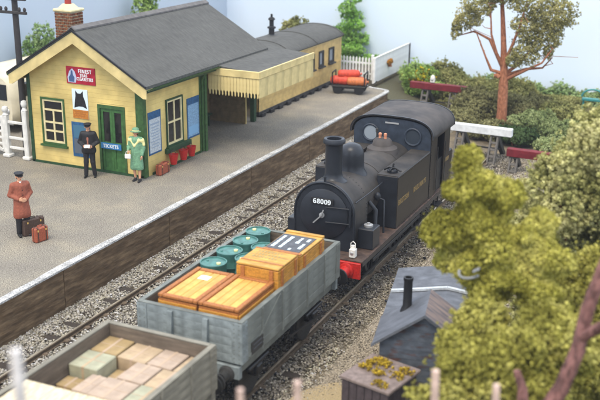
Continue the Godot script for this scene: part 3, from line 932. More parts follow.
	var cn := part("canopy", B.new().prism(pv([2.2, 3.02, x1c, 2.84, x1c, 2.90, 2.2, 3.10]), za - zb, Transform3D(Basis(), Vector3(0, 0, zb))).done(), M.slate, t)
	part("fascia", B.new().box(Vector3((2.30 + x1c) / 2 + 0.03, 2.845, za + 0.035), Vector3(x1c - 2.30 + 0.06, 0.25, 0.07), 0.012).done(), M.cream_trim, cn)
	part("fascia", B.new().box(Vector3(x1c + 0.035, 2.845, (za + zb) / 2 - 0.001), Vector3(0.07, 0.25, za - zb - 0.002), 0.012).done(), M.cream_trim, cn)
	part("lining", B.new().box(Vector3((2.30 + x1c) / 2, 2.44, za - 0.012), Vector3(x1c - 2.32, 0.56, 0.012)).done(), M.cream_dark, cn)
	var vp := pv([-0.058, 0.0, 0.058, 0.0, 0.058, -0.50, 0.022, -0.55, 0.022, -0.66, 0.0, -0.70, -0.022, -0.66, -0.022, -0.55, -0.058, -0.50])
	var vm := B.new().prism(vp, 0.03).done()
	var nv := 16
	for k in nv:
		var pt := part("valance_board", vm, M.cream_trim, cn, Vector3(2.38 + (x1c - 2.40) * k / (nv - 1.0), 2.72, za + 0.004 + rng.randf() * 0.004))
		pt.rotation.z = rng.randf_range(-0.006, 0.006)
	var sm := B.new().box(Vector3(0, -0.34, 0), Vector3(0.03, 0.68, 0.642), 0.004).done()
	var ns := 7
	for k in ns:
		part("valance_board", sm, M.cream_trim, cn, Vector3(x1c + 0.018 + rng.randf() * 0.002, 2.72, za - 0.325 - 0.65 * k))
	for k in 3:
		part("bracket", B.new().tube([Vector3(2.2, 2.1, za - 0.3 - k * 2.0), Vector3(2.7, 2.55, za - 0.3 - k * 2.0), Vector3(3.6, 2.84, za - 0.3 - k * 2.0)], [0.04, 0.04, 0.04], 6).done(), M.green_dark, cn)
	part("canopy_post", B.new().box(Vector3(1.79, 1.45, -8.45), Vector3(0.2, 2.9, 0.2), 0.02).done(), M.green_dark, cn)
	part("canopy_post", B.new().box(Vector3(2.34, 1.45, -3.74), Vector3(0.14, 2.9, 0.14), 0.02).done(), M.green, cn)

# ---------------------------------------------------------------- grounded coach body used as a store
func coach_body() -> void:
	var o := Vector3(-9.78, HP, -23.8)
	var t := thing("coach_body", "long yellow wooden coach body on black blocks beyond the canopy", "coach body", o)
	var S := frame_xf(Vector3(1.33, 0, 4.35), true)
	var wins := [[5.02, 0.42], [5.98, 0.52], [7.12, 0.60]]
	var holes := []
	for w in wins:
		holes.append(rect(w[0], 1.10, w[1], 0.72))
	part("side", boards(rect(0, 0.22, 8.7, 1.98), holes, 0.22, S.translated_local(Vector3(0, 0, -0.035))), M.coach, t)
	part("side_lining", B.new().prism(rect(0, 0.22, 8.7, 1.98), 0.03, S.translated_local(Vector3(0, 0, -0.11))).done(), M.coach, t)
	part("waist_rail", B.new().prism(rect(0, 1.0, 8.7, 0.05), 0.02, S.translated_local(Vector3(0, 0, 0.001))).done(), M.coach, t)
	part("cantrail", B.new().prism(rect(0, 2.12, 8.7, 0.10), 0.03, S.translated_local(Vector3(0, 0, 0.001))).done(), M.cream_trim, t)
	for w in wins:
		window_part(t, S, w[0], 1.10, w[1], 0.72, [], [], 0.035, M.iron, M.iron, M.glass_pale)
	var arc := []
	for k in 17:
		var a := -1.0 + 2.0 * k / 16
		arc.append_array([a * 1.33, 2.20 + 0.44 * (1 - a * a * (0.55 + 0.45 * a * a))])
	var endp := pv([1.29, 0.22, -1.29, 0.22, -1.29, 2.18])
	for k in range(0, arc.size(), 2):
		endp.append(Vector2(arc[k] * 0.97, arc[k + 1] - 0.03))
	endp.append(Vector2(1.29, 2.18))
	for z in [4.31, -4.35]:
		part("end_wall", B.new().prism(endp, 0.05, Transform3D(Basis(), Vector3(0, 0, z - 0.02))).done(), M.coach, t)
	part("side", B.new().box(Vector3(-1.31, 1.2, 0), Vector3(0.05, 1.98, 8.6)).done(), M.coach, t)
	var rp := PackedVector2Array()
	for k in range(0, arc.size(), 2):
		rp.append(Vector2(arc[k] * 1.06, arc[k + 1] + 0.035))
	for k in range(arc.size() - 2, -1, -2):
		rp.append(Vector2(arc[k] * 1.06, arc[k + 1] - 0.02))
	part("roof", B.new().prism(rp, 8.86, Transform3D(Basis(), Vector3(0, 0, -4.43)), 0).done(), M.slate, t)
	var bp := PackedVector2Array()
	for k in range(0, arc.size(), 2):
		bp.append(Vector2(arc[k] * 1.07, arc[k + 1] + 0.065))
	for k in range(arc.size() - 2, -1, -2):
		bp.append(Vector2(arc[k] * 1.06, arc[k + 1] + 0.03))
	for z in [-4.42, -1.35, 1.5, 4.32]:
		part("roof_strip", B.new().prism(bp, 0.09, Transform3D(Basis(), Vector3(0, 0, z)), 0).done(), M.slate, t)
	part("sole_bar", B.new().box(Vector3(1.27, 0.15, 0), Vector3(0.14, 0.16, 8.7), 0.015).done(), M.iron, t)
	var bm := cbox(Vector3(0.34, 0.16, 0.34), 0.02)
	for k in 11:
		part("support_block", bm, M.black, t, Vector3(1.27, 0.08, -4.1 + k * 0.82))
	part("stove_pipe", B.new().lathe([Vector2(0.13, 2.72), Vector2(0.13, 2.98), Vector2(0.19, 3.0), Vector2(0.19, 3.06), Vector2(0.10, 3.1), Vector2(0.10, 3.34), Vector2(0.16, 3.38), Vector2(0.13, 3.46), Vector2(0.05, 3.5), Vector2(0.05, 3.62), Vector2(0, 3.64)], 14, Transform3D(Basis(), Vector3(-0.22, 0, 0.1))).done(), M.black, t)

# ---------------------------------------------------------------- on and round the platform
func platform_things() -> void:
	# three fire buckets on their rail
	var bl := ["red fire bucket on the green rail, nearest the brown case", "red fire bucket in the middle of the green rail under the window", "red fire bucket on the green rail, nearest the canopy"]
	var b0: Node3D
	for k in 3:
		var at := Vector3(-7.655, 1.05, -10.3 - [1.35, 1.98, 2.50][k])
		if k == 0:
			b0 = thing("fire_bucket", bl[0], "bucket", at, 0, "red fire buckets under the station window")
			part("bucket_body", B.new().lathe([Vector2(0, 0), Vector2(0.105, 0), Vector2(0.165, 0.33), Vector2(0.17, 0.345), Vector2(0.155, 0.345), Vector2(0.10, 0.03), Vector2(0, 0.03)], 16).done(), M.red, b0)
			part("bucket_handle", B.new().tube([Vector3(0, 0.33, 0.16), Vector3(-0.02, 0.42, 0.1), Vector3(-0.05, 0.45, 0), Vector3(-0.02, 0.42, -0.1), Vector3(0, 0.33, -0.16)], [0.012, 0.012, 0.012, 0.012, 0.012], 6).done(), M.iron, b0)
		else:
			dup(b0, "fire_bucket", at, 0.2 * k, bl[k])
	# luggage
	suitcase(Vector3(-7.72, HP, -4.62), 1.15, Vector3(0.62, 0.46, 0.20), M.case_brown, "dark brown suitcase standing behind the smaller red case")
	suitcase(Vector3(-7.2, HP, -4.28), 1.35, Vector3(0.42, 0.40, 0.19), M.case_red, "small red brown suitcase standing in front of the dark one")
	suitcase(Vector3(-7.66, HP, -10.98), PI / 2 + 0.05, Vector3(0.62, 0.36, 0.2), M.case_red, "brown red case against the station wall beside the woman")
	# barrow and its load
	var t := thing("luggage_barrow", "black four wheeled platform barrow loaded with red sacks", "barrow", Vector3(-6.98, HP, -25.7), 0.18)
	part("deck", B.new().box(Vector3(0, 0.36, 0), Vector3(1.55, 0.07, 0.85), 0.01).done(), M.iron, t)
	for s in [-1, 1]:
		part("frame_bar", B.new().box(Vector3(0, 0.29, s * 0.34), Vector3(1.5, 0.08, 0.06)).done(), M.black, t)
		var er := B.new()
		for k in [-0.38, 0.38]:
			er.box(Vector3(s * 0.75, 0.68, k), Vector3(0.05, 0.6, 0.05))
		er.box(Vector3(s * 0.75, 0.96, 0), Vector3(0.052, 0.05, 0.81)).box(Vector3(s * 0.75, 0.66, 0), Vector3(0.04, 0.05, 0.71))
		part("end_rail", er.done(), M.black, t)
		for k in [-1, 1]:
			var wh := B.new().lathe([Vector2(0.05, -0.04), Vector2(0.20, -0.03), Vector2(0.225, -0.03), Vector2(0.225, 0.03), Vector2(0.20, 0.03), Vector2(0.05, 0.04), Vector2(0, 0.04)], 16, Transform3D(Basis(Vector3.RIGHT, Vector3.BACK, Vector3.DOWN), Vector3(s * 0.5, 0.225, k * 0.36)))
			part("wheel", wh.done(), M.black, t)
	part("handle", B.new().tube([Vector3(0.78, 0.32, 0), Vector3(1.15, 0.5, 0), Vector3(1.25, 0.62, 0)], [0.025, 0.025, 0.025], 6).done(), M.black, t)
	var sp := [[-0.42, 0.59, 0.12, 0.0, 0.46, 0.21, M.sack, "red mail sack on the left of the barrow"], [0.36, 0.58, 0.18, 0.05, 0.46, 0.20, M.sack_orange, "orange mail sack on the right of the barrow"], [-0.05, 0.88, 0.0, 0.25, 0.52, 0.19, M.sack, "red mail sack lying on top of the others"], [0.0, 0.57, -0.24, 0.0, 0.62, 0.19, M.sack, "red mail sack at the back of the barrow"]]
	for s in sp:
		var g := thing("mail_sack", s[7], "sack", Vector3(-6.98, HP, -25.7) + Basis(Vector3.UP, 0.18) * Vector3(s[0], s[1], s[2]), 0.18 + s[3], "red sacks on the platform barrow")
		var L: float = s[4]
		var R: float = s[5]
		var xf := Transform3D(Basis(Vector3.UP, Vector3.RIGHT, Vector3.FORWARD))
		part("sack_cloth", B.new().lathe([Vector2(0, -L), Vector2(R * 0.6, -L + 0.01), Vector2(R * 0.92, -L * 0.85), Vector2(R, -L * 0.4), Vector2(R * 0.96, 0), Vector2(R * 1.02, L * 0.5), Vector2(R * 0.85, L * 0.85), Vector2(R * 0.4, L * 0.97), Vector2(R * 0.2, L), Vector2(R * 0.3, L + 0.07), Vector2(0, L + 0.05)], 16, xf).done(), s[6], g)
		part("tie", B.new().lathe([Vector2(R * 0.24, L * 0.985), Vector2(R * 0.28, L), Vector2(R * 0.24, L * 1.015)], 12, xf).done(), M.shirt, g)
	# picket fence along the end of the platform
	var pf := thing("picket_fence", "short white picket fence across the platform end beside the coach", "fence", Vector3(-7.9, HP, -28.9))
	var pm := B.new().prism(pv([-0.045, 0, 0.045, 0, 0.045, 0.98, 0, 1.06, -0.045, 0.98]), 0.03).done()
	for k in 10:
		part("picket", pm, M.fence, pf, Vector3(-0.86 + k * 0.165, 0.06, 0.0))
	for y in [0.3, 0.82]:
		part("fence_rail", B.new().box(Vector3(-0.1, y, -0.03), Vector3(1.72, 0.08, 0.05)).done(), M.fence, pf)
	for x in [-0.98, 0.80]:
		part("fence_post", B.new().box(Vector3(x, 0.62, -0.01), Vector3(0.13, 1.24, 0.13), 0.02).done(), M.fence, pf)
	# close boarded fence going back along the lane
	var bf := thing("boarded_fence", "long white close boarded fence running back from the picket fence", "fence", Vector3(-6.82, 0.84, -28.5))
	var bm := B.new().box(Vector3(0, 0.6, 0), Vector3(0.03, 1.18, 0.178), 0.004).done()
	for k in 27:
		part("fence_board", bm, M.fence, bf, Vector3(rng.randf_range(-0.004, 0.004), 0.02, -0.1 - k * 0.186))
	part("fence_cap", B.new().box(Vector3(0, 1.235, -2.55), Vector3(0.10, 0.06, 5.06), 0.01).done(), M.white, bf)
	for k in 4:
		part("fence_post", B.new().box(Vector3(-0.08, 0.6, -0.06 - k * 1.64), Vector3(0.1, 1.2, 0.1)).done(), M.fence, bf)
	part("fence_post", B.new().box(Vector3(0, 0.62, 0.08), Vector3(0.14, 1.3, 0.14), 0.02).done(), M.fence, bf)
	part("fence_post", B.new().box(Vector3(0.02, 0.55, -5.16), Vector3(0.07, 1.4, 0.07), 0.01).done(), M.pole, bf)
	# crossing gate left of the station
	var gt := thing("white_gate", "white barred gate between turned posts left of the station", "gate", Vector3(-12.68, HP, -10.32))
	for x in [0.0, -0.86]:
		var h := 1.88 if x == 0.0 else 1.62
		var gp := part("gate_post", B.new().box(Vector3(x, h * 0.46, 0), Vector3(0.19, h * 0.92, 0.19), 0.03).lathe([Vector2(0.11, h * 0.92), Vector2(0.075, h * 0.95), Vector2(0.06, h * 0.97), Vector2(0.10, h * 1.0), Vector2(0.12, h * 1.045), Vector2(0.09, h * 1.09), Vector2(0, h * 1.11)], 14, Transform3D(Basis(), Vector3(x, 0, 0))).done(), M.white, gt)
		part("post_foot", B.new().box(Vector3(x, 0.06, 0), Vector3(0.30, 0.12, 0.30), 0.03).done(), M.white, gp)
	for y in [0.35, 0.70, 1.25]:
		part("gate_bar", B.new().box(Vector3(-0.43, y, 0), Vector3(0.67, 0.09, 0.06), 0.01).done(), M.white, gt)
	for y in [0.22, 0.44, 0.66, 0.88, 1.10, 1.36]:
		part("gate_bar", B.new().box(Vector3(-2.15, y, 0), Vector3(2.4, 0.085, 0.06), 0.01).done(), M.white, gt)
	for x in [-1.02, -2.2, -3.36]:
		part("gate_stile", B.new().box(Vector3(x, 0.79, 0.0), Vector3(0.12, 1.28, 0.075), 0.012).done(), M.white, gt)
	part("gate_brace", B.new().bar(Vector3(-1.05, 0.22, 0.05), Vector3(-3.3, 1.34, 0.05), 0.085, 0.035, Vector3.BACK).done(), M.white, gt)
	# telegraph pole
	var tp := thing("telegraph_pole", "dark telegraph pole with crossarms beside the left corner of the station", "pole", Vector3(-13.1, HP, -10.75))
	part("pole_shaft", B.new().tube([Vector3(0, 0, 0), Vector3(0, 3, 0), Vector3(0, 6.6, 0)], [0.125, 0.11, 0.095], 12).done(), M.pole, tp)
	var ins := B.new().lathe([Vector2(0.035, 0), Vector2(0.055, 0.04), Vector2(0.05, 0.1), Vector2(0.02, 0.14), Vector2(0, 0.14)], 10).done()
	for y in [4.95, 5.40]:
		var arm := part("crossarm", B.new().box(Vector3(0, y, 0.12), Vector3(1.15, 0.09, 0.09), 0.012).done(), M.pole, tp)
		for x in [-0.5, -0.28, 0.28, 0.5]:
			part("insulator", ins, M.pole, arm, Vector3(x, y + 0.045, 0.12))
	# cream motor coach in the yard behind the gate
	var cr := thing("cream_motor_coach", "cream rounded motor coach parked behind the white gate", "coach", Vector3(-16.35, HP, -15.6))
	var sec := pv([-1.05, 0.35, 1.05, 0.35, 1.10, 0.9, 1.08, 1.5, 1.0, 1.95, 0.85, 2.25, 0.6, 2.42, 0.0, 2.52, -0.6, 2.42, -0.85, 2.25, -1.0, 1.95, -1.08, 1.5, -1.10, 0.9])
	var body := B.new()
	var prev := []
	for k in 9:
		var zz: float = [-2.75, -2.7, -2.5, -2.1, 0, 1.9, 2.4, 2.65, 2.75][k]
		var sc: float = [0.80, 0.90, 0.97, 1.0, 1.0, 1.0, 0.96, 0.88, 0.78][k]
		var ring := []
		for v in sec:
			ring.append(Vector3(v.x * sc, 0.35 + (v.y - 0.35) * (0.25 + 0.75 * sc if sc < 1.0 else 1.0), zz))
		if k > 0:
			for i in sec.size():
				var j := (i + 1) % sec.size()
				body.quad(prev[i], prev[j], ring[j], ring[i], (prev[i] + ring[j]) / 2 - Vector3(0, 1.3, zz), 3)
		if k == 0 or k == 8:
			for i in sec.size():
				body.tri(Vector3(0, 1.3, zz), ring[i], ring[(i + 1) % sec.size()], Vector3(0, 0, zz))
		prev = ring
	part("coach_bodywork", body.done(), M.car, cr)
	for k in 5:
		part("side_window", B.new().box(Vector3(1.035, 1.62, -1.9 + k * 0.95), Vector3(0.14, 0.55, 0.78), 0.05).done(), M.glass, cr)
	part("windscreen", B.new().box(Vector3(0, 1.55, 2.74), Vector3(1.35, 0.62, 0.05), 0.02).done(), M.glass, cr)
	part("bumper", B.new().box(Vector3(0, 0.42, 2.82), Vector3(1.9, 0.14, 0.1), 0.03).done(), M.steel, cr)
	part("trim_band", B.new().box(Vector3(1.105, 1.12, 0), Vector3(0.02, 0.07, 4.0)).done(), M.maroon, cr)
	for s in [-1, 1]:
		part("headlamp", B.new().ball(Vector3(s * 0.62, 0.82, 2.72), Vector3(0.14, 0.14, 0.08), 12, 8).done(), M.steel, cr)
		for zz in [-1.7, 1.7]:
			part("wheel", B.new().lathe([Vector2(0, -0.1), Vector2(0.3, -0.1), Vector2(0.38, -0.07), Vector2(0.38, 0.07), Vector2(0.3, 0.1), Vector2(0, 0.1)], 18, Transform3D(Basis(Vector3.UP, Vector3.RIGHT, Vector3.FORWARD), Vector3(s * 0.98, 0.38, zz))).done(), M.tyre, cr)

func suitcase(at: Vector3, turn: float, s: Vector3, m: Material, label: String) -> void:
	var t := thing("suitcase", label, "suitcase", at, turn)
	part("case_body", B.new().box(Vector3(0, s.y / 2, 0), s, 0.03).done(), m, t)
	part("handle", B.new().tube([Vector3(-0.07, s.y - 0.005, 0), Vector3(-0.06, s.y + 0.045, 0), Vector3(0.06, s.y + 0.045, 0), Vector3(0.07, s.y - 0.005, 0)], [0.013, 0.013, 0.013, 0.013], 6).done(), m, t)
	part("seam", B.new().box(Vector3(0, s.y / 2, 0), Vector3(s.x + 0.01, s.y + 0.008, 0.018)).done(), M.case_brown, t)
	for k in [-1, 1]:
		part("strap", B.new().box(Vector3(k * s.x * 0.3, s.y / 2, 0), Vector3(0.03, s.y + 0.012, s.z + 0.012)).done(), M.case_brown, t)
		part("clasp", B.new().box(Vector3(k * s.x * 0.3, s.y * 0.82, s.z / 2 + 0.008), Vector3(0.035, 0.05, 0.012)).done(), M.gold, t)

# ---------------------------------------------------------------- tank engine (front towards +z)
const ALONG := Basis(Vector3(1, 0, 0), Vector3(0, 0, 1), Vector3(0, -1, 0))
const ACROSS := Basis(Vector3(0, 1, 0), Vector3(1, 0, 0), Vector3(0, 0, -1))

func arch(cx: float, cy: float, r: float, yb: float, n := 28) -> PackedVector2Array:
	var p := PackedVector2Array()
	p.append(Vector2(cx + r, yb))
	for k in n + 1:
		var a := PI * k / n
		p.append(Vector2(cx + r * cos(a), cy + r * sin(a)))
	p.append(Vector2(cx - r, yb))
	return p

func zx(z: float) -> Transform3D:
	return Transform3D(Basis(), Vector3(0, 0, z))

func locomotive() -> void:
	var t := thing("tank_engine", "weathered black steam tank engine with white number on its smokebox", "locomotive", Vector3(0, 0, -10.1))
	# footplate with valances
	var fp := part("footplate", B.new().box(Vector3(0, 1.10, -0.05), Vector3(2.50, 0.05, 8.0), 0.01).done(), M.foot, t)
	part("footplate_edge", B.new().box(Vector3(1.215, 1.02, -0.05), Vector3(0.05, 0.11, 7.9)).box(Vector3(-1.215, 1.02, -0.05), Vector3(0.05, 0.11, 7.9)).done(), M.loco, fp)
	for s in [-1, 1]:
		part("frame", B.new().box(Vector3(s * 0.55, 0.78, 0), Vector3(0.04, 0.62, 7.6)).done(), M.black, t)
	for e in [1, -1]:
		var bb := part("buffer_beam", B.new().box(Vector3(0, 0.87, -0.05 + e * 4.03), Vector3(2.44, 0.42, 0.08), 0.012).done(), M.red, t)
		for s in [-1, 1]:
			part("buffer", B.new().lathe([Vector2(0.20, 0.0), Vector2(0.19, 0.05), Vector2(0.14, 0.07), Vector2(0.12, 0.30), Vector2(0.07, 0.30), Vector2(0.07, 0.42), Vector2(0.0, 0.42)], 18, Transform3D(Basis(Vector3(e, 0, 0), Vector3(0, 0, e), Vector3.DOWN), Vector3(s * 0.86, 0.86, -0.05 + e * 4.07))).done(), M.red, bb)
			part("buffer_head", B.new().lathe([Vector2(0.07, 0.40), Vector2(0.21, 0.43), Vector2(0.20, 0.46), Vector2(0, 0.49)], 20, Transform3D(Basis(Vector3(e, 0, 0), Vector3(0, 0, e), Vector3.DOWN), Vector3(s * 0.86, 0.86, -0.05 + e * 4.07))).done(), M.black, bb)
		part("coupling_hook", B.new().tube([Vector3(0, 0.86, -0.05 + e * 4.05), Vector3(0, 0.86, -0.05 + e * 4.25), Vector3(0, 0.70, -0.05 + e * 4.38), Vector3(0, 0.62, -0.05 + e * 4.28)], [0.045, 0.04, 0.035, 0.03], 8).done(), M.iron, bb)
		part("brake_pipe", B.new().tube([Vector3(0.38, 1.12, -0.05 + e * 4.09), Vector3(0.38, 1.34, -0.05 + e * 4.14), Vector3(0.38, 1.28, -0.05 + e * 4.24), Vector3(0.38, 0.95, -0.05 + e * 4.22)], [0.03, 0.03, 0.03, 0.03], 8).done(), M.black, bb)
	# smokebox, its front plate, door, straps, dart
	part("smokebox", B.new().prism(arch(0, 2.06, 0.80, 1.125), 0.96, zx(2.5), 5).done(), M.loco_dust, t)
	var fr := part("smokebox_front", B.new().prism(arch(0, 2.06, 0.845, 1.125, 36), 0.06, zx(3.42), 5).done(), M.loco, t)
	part("front_rim", B.new().tube(rim_path(2.06, 0.815, 3.485), rim_rad(0.028), 6).done(), M.loco, fr)
	var df := part("smokebox_door", B.new().lathe([Vector2(0.66, 0), Vector2(0.66, 0.035), Vector2(0.62, 0.055), Vector2(0.45, 0.10), Vector2(0.22, 0.125), Vector2(0, 0.13)], 36, Transform3D(ALONG, Vector3(0, 2.06, 3.48))).done(), M.loco, t)
	for y in [2.30, 1.90]:
		part("hinge_strap", B.new().bar(Vector3(0.72, y, 3.555), Vector3(0.10, y - 0.01, 3.625), 0.055, 0.03, Vector3.UP, 0.006).done(), M.loco, df)
	part("hinge_pin", B.new().tube([Vector3(0.73, 1.82, 3.54), Vector3(0.73, 2.38, 3.54)], [0.03, 0.03], 8).done(), M.loco, df)
	part("dart_handle", B.new().lathe([Vector2(0.07, 0), Vector2(0.07, 0.05), Vector2(0, 0.07)], 12, Transform3D(ALONG, Vector3(0, 2.06, 3.60))).bar(Vector3(0, 2.06, 3.68), Vector3(-0.22, 1.84, 3.66), 0.035, 0.03).bar(Vector3(0, 2.06, 3.70), Vector3(0.06, 2.22, 3.68), 0.035, 0.03).done(), M.steel, df)
	var np := part("number_plate", B.new().box(Vector3(0, 2.42, 3.615), Vector3(0.62, 0.17, 0.03), 0.006).done(), M.black, t)
	lettering(np, zx(3.63), "68009", 0, 2.42, 0.125, M.enamel_white, 1.05)
	var rv2 := B.new()
	for k in 25:
		var a := PI * k / 24
		for z in [2.56, 3.36]:
			rv2.ball(Vector3(0.803 * cos(a), 2.06 + 0.803 * sin(a), z), Vector3(0.013, 0.013, 0.013), 6, 4)
		rv2.ball(Vector3(0.76 * cos(a), 2.06 + 0.76 * sin(a), 3.482), Vector3(0.012, 0.012, 0.008), 6, 4)
	for s in [-1, 1]:
		for k in 8:
			rv2.ball(Vector3(s * 0.803, 1.2 + k * 0.11, 2.56), Vector3(0.013, 0.013, 0.013), 6, 4)
			rv2.ball(Vector3(s * 0.803, 1.2 + k * 0.11, 3.36), Vector3(0.013, 0.013, 0.013), 6, 4)
		for k in 18:
			rv2.ball(Vector3(s * 1.222, 1.2 + k * 0.105, -1.60), Vector3(0.008, 0.012, 0.012), 6, 4)
			rv2.ball(Vector3(s * 1.222, 1.2 + k * 0.105, -3.46), Vector3(0.008, 0.012, 0.012), 6, 4)
		for k in 12:
			rv2.ball(Vector3(s * 0.70 + (k - 5.5) * 0.04 * 1.0, 2.50, 1.35), Vector3(0.010, 0.010, 0.007), 6, 4)
	part("rivets", rv2.done(), M.loco, t).set_meta("kind", "stuff")
	part("lamp_iron", B.new().box(Vector3(0, 2.94, 3.46), Vector3(0.06, 0.17, 0.02)).done(), M.loco, t)
	# chimney, boiler, dome, safety valves
	part("chimney", B.new().lathe([Vector2(0.36, 2.79), Vector2(0.29, 2.84), Vector2(0.235, 2.91), Vector2(0.222, 3.0), Vector2(0.218, 3.72), Vector2(0.23, 3.75), Vector2(0.285, 3.79), Vector2(0.29, 3.84), Vector2(0.26, 3.90), Vector2(0.23, 3.91), Vector2(0.185, 3.89), Vector2(0.18, 3.4), Vector2(0, 3.4)], 28, zx(2.92)).done(), M.loco, t)
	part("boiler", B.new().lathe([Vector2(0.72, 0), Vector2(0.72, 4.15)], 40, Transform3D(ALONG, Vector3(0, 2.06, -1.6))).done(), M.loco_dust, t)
	for z in [0.95, -0.5, 2.35]:
		part("boiler_band", B.new().lathe([Vector2(0.728, 0), Vector2(0.733, 0.005), Vector2(0.733, 0.055), Vector2(0.728, 0.06)], 40, Transform3D(ALONG, Vector3(0, 2.06, z))).done(), M.loco_dust, t)
	part("dome", B.new().lathe([Vector2(0.44, 2.64), Vector2(0.385, 2.73), Vector2(0.345, 2.80), Vector2(0.333, 2.95), Vector2(0.33, 3.18), Vector2(0.30, 3.32), Vector2(0.23, 3.42), Vector2(0.12, 3.47), Vector2(0, 3.485)], 30, zx(1.68)).done(), M.loco, t)
	part("firebox_cover", B.new().lathe([Vector2(0.48, 2.55), Vector2(0.44, 2.78), Vector2(0.30, 2.86), Vector2(0.27, 2.98), Vector2(0.22, 3.04), Vector2(0, 3.06)], 24, zx(-0.72)).done(), M.loco_roof, t)
	for s in [-1, 1]:
		part("safety_valve", B.new().lathe([Vector2(0.045, 3.0), Vector2(0.04, 3.12), Vector2(0.05, 3.13), Vector2(0.05, 3.19), Vector2(0.02, 3.21), Vector2(0, 3.21)], 12, Transform3D(Basis(), Vector3(s * 0.08, 0, -0.72))).done(), M.copper, t)
	part("whistle", B.new().lathe([Vector2(0.02, 2.9), Vector2(0.02, 3.1), Vector2(0.04, 3.12), Vector2(0.04, 3.22), Vector2(0, 3.24)], 10, Transform3D(Basis(), Vector3(-0.32, 0, -1.1))).done(), M.iron, t)
	for s in [-1, 1]:
		part("handrail", B.new().tube([Vector3(s * 0.80, 2.42, 3.36), Vector3(s * 0.82, 2.42, 2.4), Vector3(s * 0.80, 2.42, 1.4)], [0.016, 0.016, 0.016], 6).done(), M.loco, t)
	# side tanks
	for s in [-1, 1]:
		var tk := part("side_tank", B.new().box(Vector3(s * 0.91, 1.865, -0.09), Vector3(0.60, 1.47, 2.86), 0.02).done(), M.loco_side, t)
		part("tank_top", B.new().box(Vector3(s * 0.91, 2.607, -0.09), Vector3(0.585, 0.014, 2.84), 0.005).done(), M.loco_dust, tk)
		part("tank_front", B.new().box(Vector3(s * 0.91, 1.865, 1.342), Vector3(0.57, 1.43, 0.012)).done(), M.loco, tk)
		var fl := part("tank_filler", B.new().lathe([Vector2(0.15, 0), Vector2(0.15, 0.07), Vector2(0.13, 0.09), Vector2(0, 0.10)], 18, Transform3D(Basis(), Vector3(s * 0.93, 2.61, 1.0))).done(), M.loco, tk)
		part("filler_clamp", B.new().tube([Vector3(s * 0.93 - 0.24, 2.66, 1.0), Vector3(s * 0.93 - 0.10, 2.74, 1.0), Vector3(s * 0.93 + 0.10, 2.74, 1.02), Vector3(s * 0.93 + 0.26, 2.68, 1.05)], [0.028, 0.028, 0.028, 0.028], 6).tube([Vector3(s * 0.93, 2.70, 1.0), Vector3(s * 0.93 + 0.02, 2.86, 0.98)], [0.03, 0.025], 6).tube([Vector3(s * 0.93 - 0.02, 2.72, 0.8), Vector3(s * 0.93, 2.73, 1.22)], [0.024, 0.024], 6).done(), M.black, fl)
		var rv := B.new()
		for k in 22:
			for y in [1.20, 2.53]:
				rv.ball(Vector3(s * 1.211, y, 1.27 - k * 0.13), Vector3(0.006, 0.012, 0.012), 6, 4)
		part("rivets", rv.done(), M.loco_side, tk).set_meta("kind", "stuff")
		var X := Transform3D(Basis(Vector3(0, 0, -s), Vector3.UP, Vector3(s, 0, 0)), Vector3(s * 1.211, 0, 0))
		lettering(tk, X, "BRITISH", -0.80 if s > 0 else -0.70, 1.84, 0.15, M.faded_gold, 1.15)
		lettering(tk, X, "RAILWAYS", 0.62, 1.84, 0.15, M.faded_gold, 1.15)
		if s < 0:
			continue
	# cab
	var xw := 1.22
	var sec := func(grow: float, drop: float) -> PackedVector2Array:
		var p := PackedVector2Array()
		for k in 25:
			var a := PI * k / 24
			p.append(Vector2((xw + grow) * signf(cos(a)) * pow(absf(cos(a)), 0.62), 2.98 - drop + (0.50 + grow + drop) * pow(maxf(sin(a), 0.0), 0.80)))
		return p
	var cf: PackedVector2Array = sec.call(-0.02, 0.0)
	cf.append(Vector2(-1.20, 1.13))
	cf.append(Vector2(1.20, 1.13))
	var front := part("cab_front", B.new().prism(cf, 0.05, zx(-1.55)).done(), M.loco_blue, t)
	for s in [-1, 1]:
		var gx := Transform3D(ALONG, Vector3(s * 0.66, 2.98, -1.50))
		part("spectacle_glass", B.new().lathe([Vector2(0.22, 0.0), Vector2(0.22, 0.012), Vector2(0, 0.014)], 26, gx).done(), M.glass_pale if s < 0 else M.spec_glass, front)
		part("spectacle_rim", B.new().lathe([Vector2(0.275, 0), Vector2(0.275, 0.03), Vector2(0.25, 0.045), Vector2(0.215, 0.03), Vector2(0.215, 0.0)], 28, gx).done(), M.loco_blue, front)
	part("makers_strip", B.new().box(Vector3(0, 3.33, -1.49), Vector3(0.42, 0.045, 0.02)).done(), M.steel, front)
	part("cab_back", B.new().prism(cf, 0.05, zx(-3.55)).done(), M.loco, t)
	for s in [-1, 1]:
		var side := B.new()
		var X := Transform3D(Basis(Vector3(0, 0, -1), Vector3.UP, Vector3.RIGHT), Vector3(s * 1.20 - 0.02, 0, 0))
		side.prism(pv([1.55, 1.13, 2.15, 1.13, 2.15, 2.88, 2.24, 3.02, 2.24, 3.16, 1.55, 3.16]), 0.04, X)
		side.prism(pv([2.90, 1.13, 3.50, 1.13, 3.50, 3.16, 2.80, 3.16, 2.80, 3.02, 2.90, 2.88]), 0.04, X)
		side.prism(rect(2.245, 3.05, 0.55, 0.11), 0.04, X)
		var cs := part("cab_side", side.done(), M.loco_side, t)
		part("half_door", B.new().prism(rect(2.16, 1.13, 0.73, 0.98), 0.02, X.translated_local(Vector3(0, 0, -0.03 * s))).done(), M.black, cs)
		for z in [-2.12, -2.94]:
			part("grab_rail", B.new().tube([Vector3(s * 1.25, 1.25, z), Vector3(s * 1.26, 1.9, z), Vector3(s * 1.25, 2.6, z)], [0.017, 0.017, 0.017], 6).done(), M.iron, cs)
